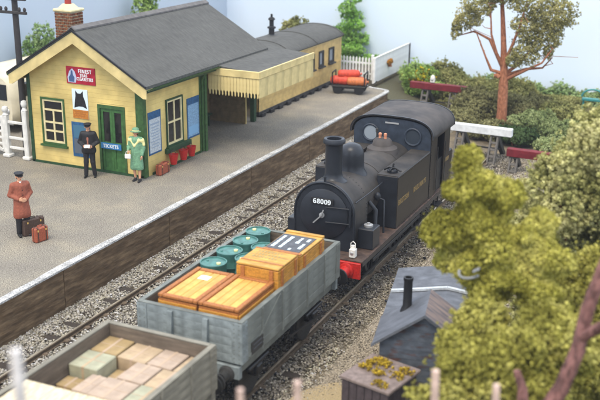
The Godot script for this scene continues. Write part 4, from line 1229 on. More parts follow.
		if s > 0:
			lettering(cs, Transform3D(Basis(Vector3(0, 0, -1), Vector3.UP, Vector3.RIGHT), Vector3(1.222, 0, 0)), "68009", 3.22, 1.95, 0.13, M.faded_gold)
		else:
			lettering(cs, Transform3D(Basis(Vector3(0, 0, 1), Vector3.UP, Vector3.LEFT), Vector3(-1.222, 0, 0)), "68009", -3.22, 1.95, 0.13, M.faded_gold)
	part("cab_floor", B.new().box(Vector3(0, 1.16, -2.75), Vector3(2.3, 0.05, 2.3)).done(), M.black, t)
	part("backhead", B.new().prism(arch(0, 2.0, 0.72, 1.19), 0.25, zx(-1.85)).done(), M.black, t)
	var outer: PackedVector2Array = sec.call(0.075, 0.02)
	var inner: PackedVector2Array = sec.call(0.04, 0.02)
	inner.reverse()
	outer.append_array(inner)
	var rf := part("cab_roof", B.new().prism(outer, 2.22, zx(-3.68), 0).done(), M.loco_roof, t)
	var rain: PackedVector2Array = sec.call(0.087, 0.02)
	var rin: PackedVector2Array = sec.call(0.072, 0.02)
	rin.reverse()
	rain.append_array(rin)
	for z in [-1.48, -3.70]:
		part("roof_strip", B.new().prism(rain, 0.05, zx(z), 0).done(), M.loco, rf)
	part("bunker", B.new().box(Vector3(0, 1.62, -3.78), Vector3(2.36, 0.98, 0.44), 0.03).done(), M.loco_side, t)
	# sandboxes, lamp, steps
	for s in [-1, 1]:
		var sb := part("sandbox", B.new().box(Vector3(s * 0.98, 1.40, 2.86), Vector3(0.44, 0.54, 0.52), 0.02).done(), M.loco, t)
		part("sandbox_lid", B.new().lathe([Vector2(0.12, 0), Vector2(0.12, 0.05), Vector2(0.04, 0.06), Vector2(0.04, 0.10), Vector2(0, 0.10)], 14, Transform3D(Basis(), Vector3(s * 0.98, 1.67, 2.86))).done(), M.steel, sb)
		part("steam_pipe", B.new().tube([Vector3(s * 0.72, 2.1, 2.2), Vector3(s * 0.92, 1.9, 2.2), Vector3(s * 0.95, 1.12, 2.3)], [0.06, 0.06, 0.06], 8).done(), M.loco, t)
		part("clack_valve", B.new().ball(Vector3(s * 0.80, 2.12, 1.75), Vector3(0.09, 0.12, 0.09), 10, 8).tube([Vector3(s * 0.80, 2.10, 1.75), Vector3(s * 0.98, 2.05, 1.75), Vector3(s * 1.0, 1.12, 1.75)], [0.03, 0.03, 0.03], 6).done(), M.loco, t)
		for z in [-2.5]:
			var st := B.new()
			st.box(Vector3(s * 1.17, 0.72, z - 0.2), Vector3(0.03, 0.74, 0.08)).box(Vector3(s * 1.17, 0.72, z + 0.2), Vector3(0.03, 0.74, 0.08))
			for y in [0.38, 0.70]:
				st.box(Vector3(s * 1.2, y, z), Vector3(0.26, 0.03, 0.46))
			part("cab_step", st.done(), M.black, t)
	# wheels and rods
	for z in [1.95, 0.1, -1.85]:
		for s in [-1, 1]:
			var wx := Transform3D(ACROSS, Vector3(s * 0.74, 0.60, z))
			var wh := part("wheel", B.new().lathe([Vector2(0.50, -0.06), Vector2(0.595, -0.06), Vector2(0.60, 0.05), Vector2(0.50, 0.06), Vector2(0.50, -0.06)], 32, wx).done(), M.iron, t)
			var sp := B.new()
			for k in 10:
				var a := TAU * k / 10
				sp.bar(Vector3(s * 0.74, 0.60, z), Vector3(s * 0.74, 0.60 + 0.51 * cos(a), z + 0.51 * sin(a)), 0.05, 0.06, Vector3.RIGHT)
			sp.lathe([Vector2(0, -0.08), Vector2(0.13, -0.08), Vector2(0.13, 0.09), Vector2(0, 0.09)], 14, wx)
			part("spokes", sp.done(), M.black, wh)
	for s in [-1, 1]:
		part("coupling_rod", B.new().box(Vector3(s * 0.84, 0.42, 0.05), Vector3(0.05, 0.11, 4.1), 0.02).done(), M.iron, t)
		part("brake_rod", B.new().bar(Vector3(s * 0.86, 0.22, 2.9), Vector3(s * 0.86, 0.22, -3.4), 0.04, 0.04).done(), M.iron, t)
		part("axle_spring", B.new().box(Vector3(s * 0.62, 1.0, -1.0), Vector3(0.06, 0.12, 0.9)).box(Vector3(s * 0.62, 1.0, 1.0), Vector3(0.06, 0.12, 0.9)).done(), M.black, t)
	part("ash_pan", B.new().box(Vector3(0, 0.72, -0.9), Vector3(0.95, 0.5, 1.5)).done(), M.black, t)
	# white lamp on the front of the footplate
	var lp := thing("engine_lamp", "white painted hand lamp standing on the front of the engine footplate", "lamp", Vector3(0.93, 1.126, -6.32))
	lp.scale = Vector3.ONE * 0.82
	part("lamp_body", B.new().box(Vector3(0, 0.16, 0), Vector3(0.20, 0.30, 0.20), 0.03).lathe([Vector2(0.09, 0.30), Vector2(0.06, 0.36), Vector2(0.06, 0.40), Vector2(0, 0.42)], 12).done(), M.white, lp)
	part("lamp_handle", B.new().tube([Vector3(-0.08, 0.33, 0), Vector3(-0.07, 0.47, 0), Vector3(0, 0.53, 0), Vector3(0.07, 0.47, 0), Vector3(0.08, 0.33, 0)], [0.015, 0.015, 0.015, 0.015, 0.015], 6).done(), M.white, lp)
	part("lens", B.new().ball(Vector3(0, 0.17, 0.10), Vector3(0.06, 0.06, 0.025), 12, 6).done(), M.steel, lp)

func rim_path(cy: float, r: float, z: float) -> Array:
	var a := [Vector3(r, 1.15, z)]
	for k in 25:
		a.append(Vector3(r * cos(PI * k / 24), cy + r * sin(PI * k / 24), z))
	a.append(Vector3(-r, 1.15, z))
	return a

func rim_rad(r: float) -> Array:
	var a := []
	for k in 27:
		a.append(r)
	return a

# ---------------------------------------------------------------- open wagons
func open_wagon(z: float, side_m: Material, end_m: Material, label: String) -> Node3D:
	var t := thing("open_wagon", label, "wagon", Vector3(0, 0, z), 0, "four wheeled open wagons")
	var L := 4.83
	var hl := L / 2
	var hw := 1.18
	var pl := 0.178
	var ps := cbox(Vector3(0.085, pl - 0.003, L - 0.02), 0.004)
	var pe := cbox(Vector3(hw * 2 - 0.18, pl - 0.003, 0.085), 0.004)
	for k in 5:
		var y := 1.22 + pl * (k + 0.5)
		for s in [-1, 1]:
			part("side_plank", ps, side_m, t, Vector3(s * (hw - 0.045) + rng.randf_range(-0.003, 0.003), y, 0))
			part("end_plank", pe, end_m, t, Vector3(0, y, s * (hl - 0.045) + rng.randf_range(-0.003, 0.003)))
	# inner lining in bare brown wood, floor
	for s in [-1, 1]:
		part("lining", B.new().box(Vector3(s * (hw - 0.099), 1.66, 0), Vector3(0.018, 0.86, L - 0.2)).done(), M.wagon_in, t)
		part("lining", B.new().box(Vector3(0, 1.66, s * (hl - 0.099)), Vector3(hw * 2 - 0.24, 0.86, 0.018)).done(), M.wagon_in, t)
	part("floor", B.new().box(Vector3(0, 1.20, 0), Vector3(hw * 2 - 0.2, 0.06, L - 0.2)).done(), M.wagon_in, t)
	part("capping", B.new().box(Vector3(hw - 0.05, 2.113, 0), Vector3(0.105, 0.014, L), 0.004).box(Vector3(-hw + 0.05, 2.113, 0), Vector3(0.105, 0.014, L), 0.004).box(Vector3(0, 2.113, hl - 0.05), Vector3(hw * 2 - 0.215, 0.014, 0.105), 0.004).box(Vector3(0, 2.113, -hl + 0.05), Vector3(hw * 2 - 0.215, 0.014, 0.105), 0.004).done(), side_m, t)
	# ironwork
	for e in [-1, 1]:
		for s in [-1, 1]:
			part("corner_plate", B.new().box(Vector3(s * (hw + 0.004), 1.66, e * (hl - 0.11)), Vector3(0.014, 0.86, 0.22), 0.004).box(Vector3(s * (hw - 0.11), 1.66, e * (hl + 0.004)), Vector3(0.226, 0.86, 0.014), 0.004).done(), side_m if s > 0 and e < 0 else end_m, t)
			part("end_stanchion", B.new().prism(pv([0, 1.05, 0.10, 1.05, 0.10, 1.5, 0.05, 2.06, 0, 2.06]), 0.11, Transform3D(Basis(Vector3(0, 0, e), Vector3.UP, Vector3(-e, 0, 0)), Vector3(s * 0.40 + e * 0.055, 0, e * hl))).done(), end_m, t)
			part("side_knee", B.new().box(Vector3(s * (hw + 0.005), 1.64, e * 0.62), Vector3(0.016, 0.90, 0.07), 0.004).box(Vector3(s * (hw + 0.005), 1.64, e * 1.55), Vector3(0.016, 0.90, 0.06), 0.004).done(), side_m, t)
	var rv := B.new()
	for s in [-1, 1]:
		for e in [-1, 1]:
			for k in 10:
				var y := 1.26 + k * 0.088
				rv.ball(Vector3(s * (hw + 0.012), y, e * (hl - 0.06)), Vector3(0.008, 0.014, 0.014), 6, 4)
				rv.ball(Vector3(s * (hw + 0.012), y, e * (hl - 0.17)), Vector3(0.008, 0.014, 0.014), 6, 4)
				rv.ball(Vector3(s * (hw - 0.06), y, e * (hl + 0.012)), Vector3(0.014, 0.014, 0.008), 6, 4)
				rv.ball(Vector3(s * (hw - 0.17), y, e * (hl + 0.012)), Vector3(0.014, 0.014, 0.008), 6, 4)
				rv.ball(Vector3(s * (hw + 0.014), y, e * 0.62), Vector3(0.008, 0.014, 0.014), 6, 4)
				rv.ball(Vector3(s * (hw + 0.014), y, e * 1.55), Vector3(0.008, 0.014, 0.014), 6, 4)
	part("rivets", rv.done(), side_m, t).set_meta("kind", "stuff")
	for s in [-1, 1]:
		part("solebar", B.new().box(Vector3(s * 0.98, 1.05, 0), Vector3(0.12, 0.26, L - 0.1), 0.012).done(), side_m, t)
		# diagonal iron strap
		part("side_strap", B.new().bar(Vector3(s * (hw + 0.006), 1.26, hl - 0.3), Vector3(s * (hw + 0.006), 2.06, 0.75), 0.012, 0.05, Vector3.UP).done(), side_m, t)
		var np := part("number_panel", B.new().box(Vector3(s * (hw + 0.008), 1.40, hl - 0.62), Vector3(0.012, 0.26, 0.50)).done(), M.iron, t)
		for k in 2:
			part("print", B.new().box(Vector3(s * (hw + 0.015), 1.46 - k * 0.09, hl - 0.62), Vector3(0.006, 0.03, 0.36)).done(), M.board_grey, np)
		part("brake_lever", B.new().bar(Vector3(s * 1.12, 0.82, 0.2), Vector3(s * 1.14, 0.62, -1.7), 0.03, 0.05).done(), M.black, t)
		for e in [-1, 1]:
			var ax: float = e * 1.38
			part("axle_guard", B.new().box(Vector3(s * 0.98, 0.62, ax), Vector3(0.12, 0.22, 0.26), 0.03).bar(Vector3(s * 0.94, 0.92, ax - 0.42), Vector3(s * 0.94, 0.52, ax - 0.10), 0.03, 0.07).bar(Vector3(s * 0.94, 0.92, ax + 0.42), Vector3(s * 0.94, 0.52, ax + 0.10), 0.03, 0.07).box(Vector3(s * 0.98, 0.78, ax), Vector3(0.09, 0.08, 0.9), 0.02).done(), M.black, t)
			var wh := B.new().lathe([Vector2(0, -0.05), Vector2(0.30, -0.05), Vector2(0.40, -0.06), Vector2(0.475, -0.06), Vector2(0.48, 0.05), Vector2(0.40, 0.06), Vector2(0.3, 0.02), Vector2(0, 0.04)], 28, Transform3D(ACROSS, Vector3(s * 0.74, 0.48, ax)))
			part("wheel", wh.done(), M.iron, t)
			part("brake_block", B.new().box(Vector3(s * 0.72, 0.5, ax - e * 0.55), Vector3(0.1, 0.36, 0.08), 0.02).done(), M.black, t)
	for e in [-1, 1]:
		part("axle", B.new().tube([Vector3(-0.95, 0.48, e * 1.38), Vector3(0.95, 0.48, e * 1.38)], [0.05, 0.05], 8).done(), M.black, t)
		var hs := part("headstock", B.new().box(Vector3(0, 1.04, e * (hl - 0.03)), Vector3(2.26, 0.28, 0.13), 0.015).done(), end_m, t)
		for s in [-1, 1]:
			part("buffer", B.new().lathe([Vector2(0.17, 0), Vector2(0.15, 0.05), Vector2(0.11, 0.07), Vector2(0.10, 0.24), Vector2(0.06, 0.24), Vector2(0.06, 0.36), Vector2(0.185, 0.38), Vector2(0.18, 0.41), Vector2(0, 0.43)], 18, Transform3D(Basis(Vector3(e, 0, 0), Vector3(0, 0, e), Vector3.DOWN), Vector3(s * 0.86, 1.0, e * (hl + 0.035)))).done(), M.iron, hs)
		part("coupling_link", B.new().tube([Vector3(0, 1.0, e * (hl + 0.03)), Vector3(0, 0.96, e * (hl + 0.16)), Vector3(0, 0.80, e * (hl + 0.26)), Vector3(0, 0.74, e * (hl + 0.36)), Vector3(0, 0.90, e * (hl + 0.46))], [0.035, 0.03, 0.03, 0.03, 0.025], 6).done(), M.iron, hs)
	return t

func wagons() -> void:
	open_wagon(-2.415, M.wagon, M.wagon_end, "grey open wagon loaded with orange crates and green drums, coupled to the engine")
	open_wagon(0.97 + 2.415, M.wood2, M.wood2, "brown grey open wagon loaded with cartons in the near left corner")
	var fl := 1.232
	# flat pair of crates with brown rims
	for k in 2:
		var c := Vector3(-0.37 + k * 0.92, fl, -0.98)
		var t := thing("flat_crate", ["pale orange flat crate with a white label and brown rim in the grey wagon", "plain pale orange flat crate with brown rim beside the labelled one"][k], "crate", c, 0.0, "orange crates in the grey wagon")
		var w := 0.90
		var d := 1.55
		var h := 1.0
		part("crate_side", B.new().box(Vector3(0, h / 2 - 0.03, 0), Vector3(w - 0.03, h - 0.06, d - 0.03)).done(), M.crate_rim, t)
		for i in 4:
			part("lid_board", B.new().box(Vector3(-w / 2 + 0.195 + i * 0.172, h - 0.015, 0), Vector3(0.166, 0.05, d - 0.24), 0.012).done(), M.crate_pale, t)
		for s in [-1, 1]:
			part("rim", B.new().box(Vector3(s * (w / 2 - 0.05), h, 0), Vector3(0.10, 0.07, d), 0.012).done(), M.crate_rim, t)
			part("rim", B.new().box(Vector3(0, h - 0.004, s * (d / 2 - 0.055)), Vector3(w - 0.21, 0.062, 0.11), 0.012).done(), M.crate_rim, t)
		for i in 4:
			part("side_board", B.new().box(Vector3(0, 0.12 + i * 0.225, d / 2), Vector3(w - 0.04, 0.20, 0.03), 0.006).box(Vector3(0, 0.12 + i * 0.225, -d / 2), Vector3(w - 0.04, 0.20, 0.03), 0.006).done(), M.crate, t)
			part("side_board", B.new().box(Vector3((1 if k else -1) * w / 2, 0.12 + i * 0.225, 0), Vector3(0.03, 0.20, d - 0.05), 0.006).done(), M.crate, t)
		if k == 0:
			part("label", B.new().box(Vector3(-0.03, h + 0.013, -0.35), Vector3(0.24, 0.004, 0.2)).done(), M.enamel_white, t)
			part("print", B.new().box(Vector3(-0.03, h + 0.016, -0.36), Vector3(0.10, 0.004, 0.05)).done(), mat(Color(0.5, 0.5, 0.5), 0.6), t)
	# two tall cases
	tall_crate(Vector3(0.60, fl, -2.24), Vector3(0.98, 1.30, 0.98), true, "tall yellow wooden crate with dark stencilling on its lid in the grey wagon")
	tall_crate(Vector3(0.63, fl, -3.46), Vector3(0.92, 1.22, 1.32), false, "wooden crate with a dark grey printed lid at the engine end of the grey wagon")
	# steel drums
	var dl := ["green drum nearest the labelled flat crate", "green drum second along the left side of the grey wagon", "green drum third along the left side of the grey wagon", "green drum at the far left corner of the grey wagon", "green drum of the inner row beside the tall stencilled crate", "green drum of the inner row beside the dark lidded crate"]
	var dp := [Vector2(-0.72, -2.25), Vector2(-0.74, -3.0), Vector2(-0.72, -3.72), Vector2(-0.74, -4.40), Vector2(-0.15, -2.78), Vector2(-0.14, -3.52)]
	var d0: Node3D
	for k in 6:
		if k == 0:
			d0 = thing("oil_drum", dl[0], "drum", Vector3(dp[0].x, fl, dp[0].y), 0.4, "green steel drums in the grey wagon")
			var R := 0.285
			part("drum_shell", B.new().lathe([Vector2(R, 0), Vector2(R + 0.01, 0.02), Vector2(R, 0.05), Vector2(R, 0.31), Vector2(R + 0.014, 0.33), Vector2(R, 0.35), Vector2(R, 0.62), Vector2(R + 0.014, 0.64), Vector2(R, 0.66), Vector2(R, 0.92), Vector2(R + 0.012, 0.945), Vector2(R + 0.012, 0.98), Vector2(R - 0.012, 0.98), Vector2(R - 0.015, 0.955), Vector2(0, 0.955)], 28).done(), M.drum, d0)
			part("bung", B.new().lathe([Vector2(0.045, 0.955), Vector2(0.045, 0.985), Vector2(0, 0.985)], 12, Transform3D(Basis(), Vector3(0.12, 0, 0.08))).done(), M.shawl, d0)
			part("bung", B.new().lathe([Vector2(0.03, 0.955), Vector2(0.03, 0.975), Vector2(0, 0.975)], 10, Transform3D(Basis(), Vector3(-0.14, 0, -0.1))).done(), M.drum, d0)
		else:
			dup(d0, "oil_drum", Vector3(dp[k].x, fl, dp[k].y), 1.1 * k, dl[k])
	# cartons in the brown wagon: x, z, width, depth, height
	var P := [
		[-0.78, 1.39, 0.58, 0.62, 0.63, "carton_brown", "large brown carton in the far left corner of the brown wagon"],
		[-0.17, 1.39, 0.62, 0.62, 0.61, "carton", "buff carton against the end boards, second from the left"],
		[0.42, 1.39, 0.54, 0.62, 0.62, "carton_pink", "pinkish carton against the end boards, third from the left"],
		[0.88, 1.39, 0.36, 0.62, 0.60, "carton", "narrow buff carton in the far right corner of the brown wagon"],
		[-0.76, 2.03, 0.62, 0.62, 0.64, "carton_green", "greenish carton with a pale lid on the left of the brown wagon"],
		[-0.24, 2.00, 0.38, 0.50, 0.40, "carton_brown", "low brown carton in the gap beside the greenish one"],
		[0.24, 2.03, 0.54, 0.64, 0.62, "carton_pink", "pinkish carton in the middle of the second row"],
		[0.79, 2.03, 0.54, 0.64, 0.61, "carton", "buff carton at the right side of the second row"],
		[-0.84, 2.56, 0.42, 0.36, 0.44, "carton_brown", "small brown carton in front of the greenish one"],
		[-0.80, 3.02, 0.52, 0.46, 0.34, "carton_brown", "low yellowish brown carton by the left side boards"],
		[-0.36, 2.66, 0.34, 0.62, 0.58, "carton_pink", "upright pinkish carton standing alone near the middle"],
		[0.16, 2.70, 0.66, 0.66, 0.62, "carton_pink", "wide pinkish carton in the middle of the third row"],
		[0.79, 2.70, 0.56, 0.66, 0.63, "carton_green", "greenish carton at the right side of the third row"],
		[0.74, 3.33, 0.64, 0.54, 0.60, "carton", "buff carton at the right side before the cream case"],
		[0.08, 3.33, 0.64, 0.54, 0.58, "carton_pink", "pinkish carton in the middle before the cream case"],
		[-0.50, 3.36, 0.44, 0.40, 0.40, "carton_brown", "low brown carton on the left before the cream case"],
	]
	for p in P:
		var t := thing("carton", p[6], "carton", Vector3(p[0], fl, p[1]), rng.randf_range(-0.03, 0.03), "cartons in the brown wagon")
		part("carton_box", B.new().box(Vector3(0, p[4] / 2, 0), Vector3(p[2] - 0.016, p[4], p[3] - 0.016), 0.012).done(), M[p[5]], t)
		part("tape", B.new().box(Vector3(0, p[4] / 2, 0), Vector3(0.05, p[4] + 0.006, p[3] - 0.010)).done(), M.tape if p[5] != "carton_green" else M.carton, t)
		part("flap_line", B.new().box(Vector3(0, p[4] + 0.002, 0), Vector3(p[2] - 0.06, 0.004, 0.012)).done(), M.tape, t)
	var cc := thing("cream_case", "large pale cream wooden case at the near end of the brown wagon", "case", Vector3(0.10, fl, 4.62), 0.02)
	for k in 6:
		part("lid_plank", B.new().box(Vector3(-0.76 + k * 0.304, 1.03, 0), Vector3(0.298, 0.05, 1.94), 0.01).done(), M.cream_crate, cc)
	part("case_side", B.new().box(Vector3(0, 0.5, 0), Vector3(1.80, 1.0, 1.88)).done(), M.cream_crate, cc)
	for s in [-1, 1]:
		part("batten", B.new().box(Vector3(0, 0.5, s * 0.955), Vector3(0.14, 1.0, 0.03)).done(), M.cream_crate, cc)

func tall_crate(at: Vector3, s: Vector3, stencil: bool, label: String) -> void:
	var t := thing("tall_crate", label, "crate", at, 0.0, "orange crates in the grey wagon")
	part("crate_core", B.new().box(Vector3(0, s.y / 2 - 0.02, 0), Vector3(s.x - 0.06, s.y - 0.04, s.z - 0.06)).done(), M.crate_rim, t)
	var n := 6
	for i in n:
		var bw := s.z / n
		part("lid_board", B.new().box(Vector3(0, s.y - 0.012, -s.z / 2 + bw * (i + 0.5)), Vector3(s.x, 0.04, bw - 0.008), 0.008).done(), M.crate_yellow, t)
		var bh := (s.y - 0.05) / n
		part("side_board", B.new().box(Vector3(0, bh * (i + 0.5), s.z / 2 - 0.015), Vector3(s.x - 0.01, bh - 0.008, 0.03), 0.006).done(), M.crate, t)
		part("side_board", B.new().box(Vector3(0, bh * (i + 0.5), -s.z / 2 + 0.015), Vector3(s.x - 0.01, bh - 0.008, 0.03), 0.006).done(), M.crate, t)
		for k in [-1, 1]:
			part("side_board", B.new().box(Vector3(k * (s.x / 2 - 0.015), bh * (i + 0.5), 0), Vector3(0.03, bh - 0.008, s.z - 0.062), 0.006).done(), M.crate, t)
	for k in [-0.27, 0.27]:
		part("batten", B.new().box(Vector3(k * s.x * 1.25, s.y / 2 - 0.02, s.z / 2 + 0.012), Vector3(0.09, s.y - 0.05, 0.03), 0.006).done(), M.crate_rim, t)
	for k in [-1, 1]:
		part("batten", B.new().box(Vector3(s.x / 2 + 0.012, s.y / 2 - 0.02, k * s.z * 0.33), Vector3(0.03, s.y - 0.05, 0.09), 0.006).done(), M.crate_rim, t)
	if stencil:
		part("strap", B.new().box(Vector3(0, s.y + 0.011, s.z * 0.27), Vector3(s.x + 0.01, 0.008, 0.055)).done(), M.crate_rim, t)
		part("strap", B.new().box(Vector3(0, s.y + 0.011, -s.z * 0.44), Vector3(s.x + 0.01, 0.008, 0.055)).done(), M.crate_rim, t)
		for r in 3:
			for i in 8:
				var h := 0.05 + 0.05 * rng.randf()
				part("stencil_mark", B.new().box(Vector3(-s.x * 0.34 + i * 0.075 + rng.randf() * 0.01, s.y + 0.011, -0.28 + r * 0.15), Vector3(0.022 + rng.randf() * 0.025, 0.003, h)).done(), mat(Color(0.30, 0.24, 0.10), 0.7), t)
	else:
		var lb := part("printed_panel", B.new().box(Vector3(-0.03, s.y + 0.016, 0.06), Vector3(s.x - 0.12, 0.012, s.z - 0.38)).done(), M.board_grey, t)
		for r in 4:
			var x := -0.33 + r * 0.18 + (0.06 if r > 1 else 0.0)
			var z := -0.30
			while z < 0.38:
				var l := rng.randf_range(0.06, 0.20)
				if rng.randf() < 0.85:
					part("print", B.new().box(Vector3(x, s.y + 0.024, z + l / 2), Vector3(0.055 + 0.03 * rng.randf(), 0.004, l)).done(), M.pale_blue, lb)
				z += l + 0.03
		for k in [-1, 1]:
			part("rim", B.new().box(Vector3(0, s.y + 0.02, k * (s.z / 2 - 0.05)), Vector3(s.x, 0.03, 0.10), 0.008).done(), M.crate_yellow if k < 0 else M.crate_rim, t)

# ---------------------------------------------------------------- people: fields of tapered capsules meshed as surface nets
func net(bones: Array, cell: float, blend := 0.03, flat_y := -1e9) -> ArrayMesh:
	var lo := Vector3.ONE * 1e9
	var hi := -lo
	for b in bones:
		var r := maxf(b[2], b[3]) + blend + cell * 2.0
		lo = lo.min((b[0] as Vector3).min(b[1]) - Vector3.ONE * r)
		hi = hi.max((b[0] as Vector3).max(b[1]) + Vector3.ONE * r)
	var nx := int((hi.x - lo.x) / cell) + 2
	var ny := int((hi.y - lo.y) / cell) + 2
	var nz := int((hi.z - lo.z) / cell) + 2
	var f := PackedFloat32Array()
	f.resize(nx * ny * nz)
	f.fill(1.0)
	for b in bones:
		var a: Vector3 = b[0]
		var d: Vector3 = b[1] - a
		var ra: float = b[2]
		var rb: float = b[3]
		var sq: Vector3 = b[4] if b.size() > 4 else Vector3.ONE
		var dd := maxf((d * sq).length_squared(), 1e-9)
		var pad := maxf(ra, rb) * maxf(1.0, 1.0 / minf(sq.x, minf(sq.y, sq.z))) + blend + cell * 2.0
		var l := ((a.min(a + d) - Vector3.ONE * pad - lo) / cell).max(Vector3.ZERO)
		var h := (a.max(a + d) + Vector3.ONE * pad - lo) / cell
		for z in range(int(l.z), mini(int(h.z) + 1, nz)):
			for y in range(int(l.y), mini(int(h.y) + 1, ny)):
				var i := (z * ny + y) * nx
				for x in range(int(l.x), mini(int(h.x) + 1, nx)):
					var p := (lo + Vector3(x, y, z) * cell - a) * sq
					var t := clampf(p.dot(d * sq) / dd, 0.0, 1.0)
					var v := (p - d * sq * t).length() - lerpf(ra, rb, t)
					var o := f[i + x]
					var k := maxf(blend - absf(o - v), 0.0) / blend
					f[i + x] = minf(o, v) - k * k * blend * 0.25
	if flat_y > -1e8:
		for z in nz:
			for y in ny:
				for x in nx:
					var i := (z * ny + y) * nx + x
					f[i] = maxf(f[i], flat_y - (lo.y + y * cell))
	var vid := PackedInt32Array()
	vid.resize(nx * ny * nz)
	vid.fill(-1)
	var vs := PackedVector3Array()
	var co := [0, 1, nx, nx + 1, nx * ny, nx * ny + 1, nx * ny + nx, nx * ny + nx + 1]
	for z in nz - 1:
		for y in ny - 1:
			for x in nx - 1:
				var i := (z * ny + y) * nx + x
				var m := 0
				for k in 8:
					if f[i + co[k]] < 0.0:
						m |= 1 << k
				if m == 0 or m == 255:
					continue
				var s := Vector3()
				var n := 0
				for e in [[0, 1], [2, 3], [4, 5], [6, 7], [0, 2], [1, 3], [4, 6], [5, 7], [0, 4], [1, 5], [2, 6], [3, 7]]:
					var u: float = f[i + co[e[0]]]
					var w: float = f[i + co[e[1]]]
					if (u < 0.0) != (w < 0.0):
						var t := u / (u - w)
						s += Vector3(e[0] & 1, (e[0] >> 1) & 1, e[0] >> 2).lerp(Vector3(e[1] & 1, (e[1] >> 1) & 1, e[1] >> 2), t)
						n += 1
				vid[i] = vs.size()
				vs.append(lo + (Vector3(x, y, z) + s / n) * cell)
	var ix := PackedInt32Array()
	for z in range(1, nz - 1):
		for y in range(1, ny - 1):
			for x in range(1, nx - 1):
				var i := (z * ny + y) * nx + x
				for ax in 3:
					var st: int = [1, nx, nx * ny][ax]
					if (f[i] < 0.0) == (f[i + st] < 0.0):
						continue
					var s1: int = [nx, nx * ny, 1][ax]
					var s2: int = [nx * ny, 1, nx][ax]
					var q := [vid[i], vid[i - s1], vid[i - s1 - s2], vid[i - s2]]
					if q.min() < 0:
						continue
					if f[i] < 0.0:
						ix.append_array(PackedInt32Array([q[0], q[2], q[1], q[0], q[3], q[2]]))
					else:
						ix.append_array(PackedInt32Array([q[0], q[1], q[2], q[0], q[2], q[3]]))
	var nr := PackedVector3Array()
	nr.resize(vs.size())
	for k in range(0, ix.size(), 3):
		var c := -(vs[ix[k + 1]] - vs[ix[k]]).cross(vs[ix[k + 2]] - vs[ix[k]])
		for j in 3:
			nr[ix[k + j]] += c
	for k in nr.size():
		nr[k] = nr[k].normalized()
	var arr := []
	arr.resize(Mesh.ARRAY_MAX)
	arr[Mesh.ARRAY_VERTEX] = vs
	arr[Mesh.ARRAY_NORMAL] = nr
	arr[Mesh.ARRAY_INDEX] = ix
	var am := ArrayMesh.new()
	am.add_surface_from_arrays(Mesh.PRIMITIVE_TRIANGLES, arr)
	return am

# a hand: palm, four fingers, thumb. dir = along the fingers, nrm = out of the palm, tv = side of the thumb
func hand_bones(w: Vector3, dir: Vector3, nrm: Vector3, tv: Vector3, curl: float) -> Array:
	var b := []
	var pe := w + dir * 0.085
	for k in 4:
		var o := tv * (0.030 - 0.020 * k)
		b.append([w + dir * 0.012 + o * 0.6, pe + o, 0.017, 0.013])
		var l: float = [0.066, 0.076, 0.070, 0.054][k]
		var m := pe + o + (dir * cos(curl) + nrm * sin(curl)) * l * 0.55
		b.append([pe + o, m, 0.0098, 0.009])
		b.append([m, m + (dir * cos(curl * 2.2) + nrm * sin(curl * 2.2)) * l * 0.5, 0.009, 0.0075])
	var tb := w + dir * 0.028 + tv * 0.030
	var tm := tb + (tv * 0.7 + dir * 0.7 + nrm * 0.2).normalized() * 0.042
	b.append([w + dir * 0.01 + tv * 0.012, tb, 0.016, 0.014])
	b.append([tb, tm, 0.0125, 0.0105])
	b.append([tm, tm + (dir * 0.9 + nrm * 0.35).normalized() * 0.032, 0.0105, 0.008])
	return b

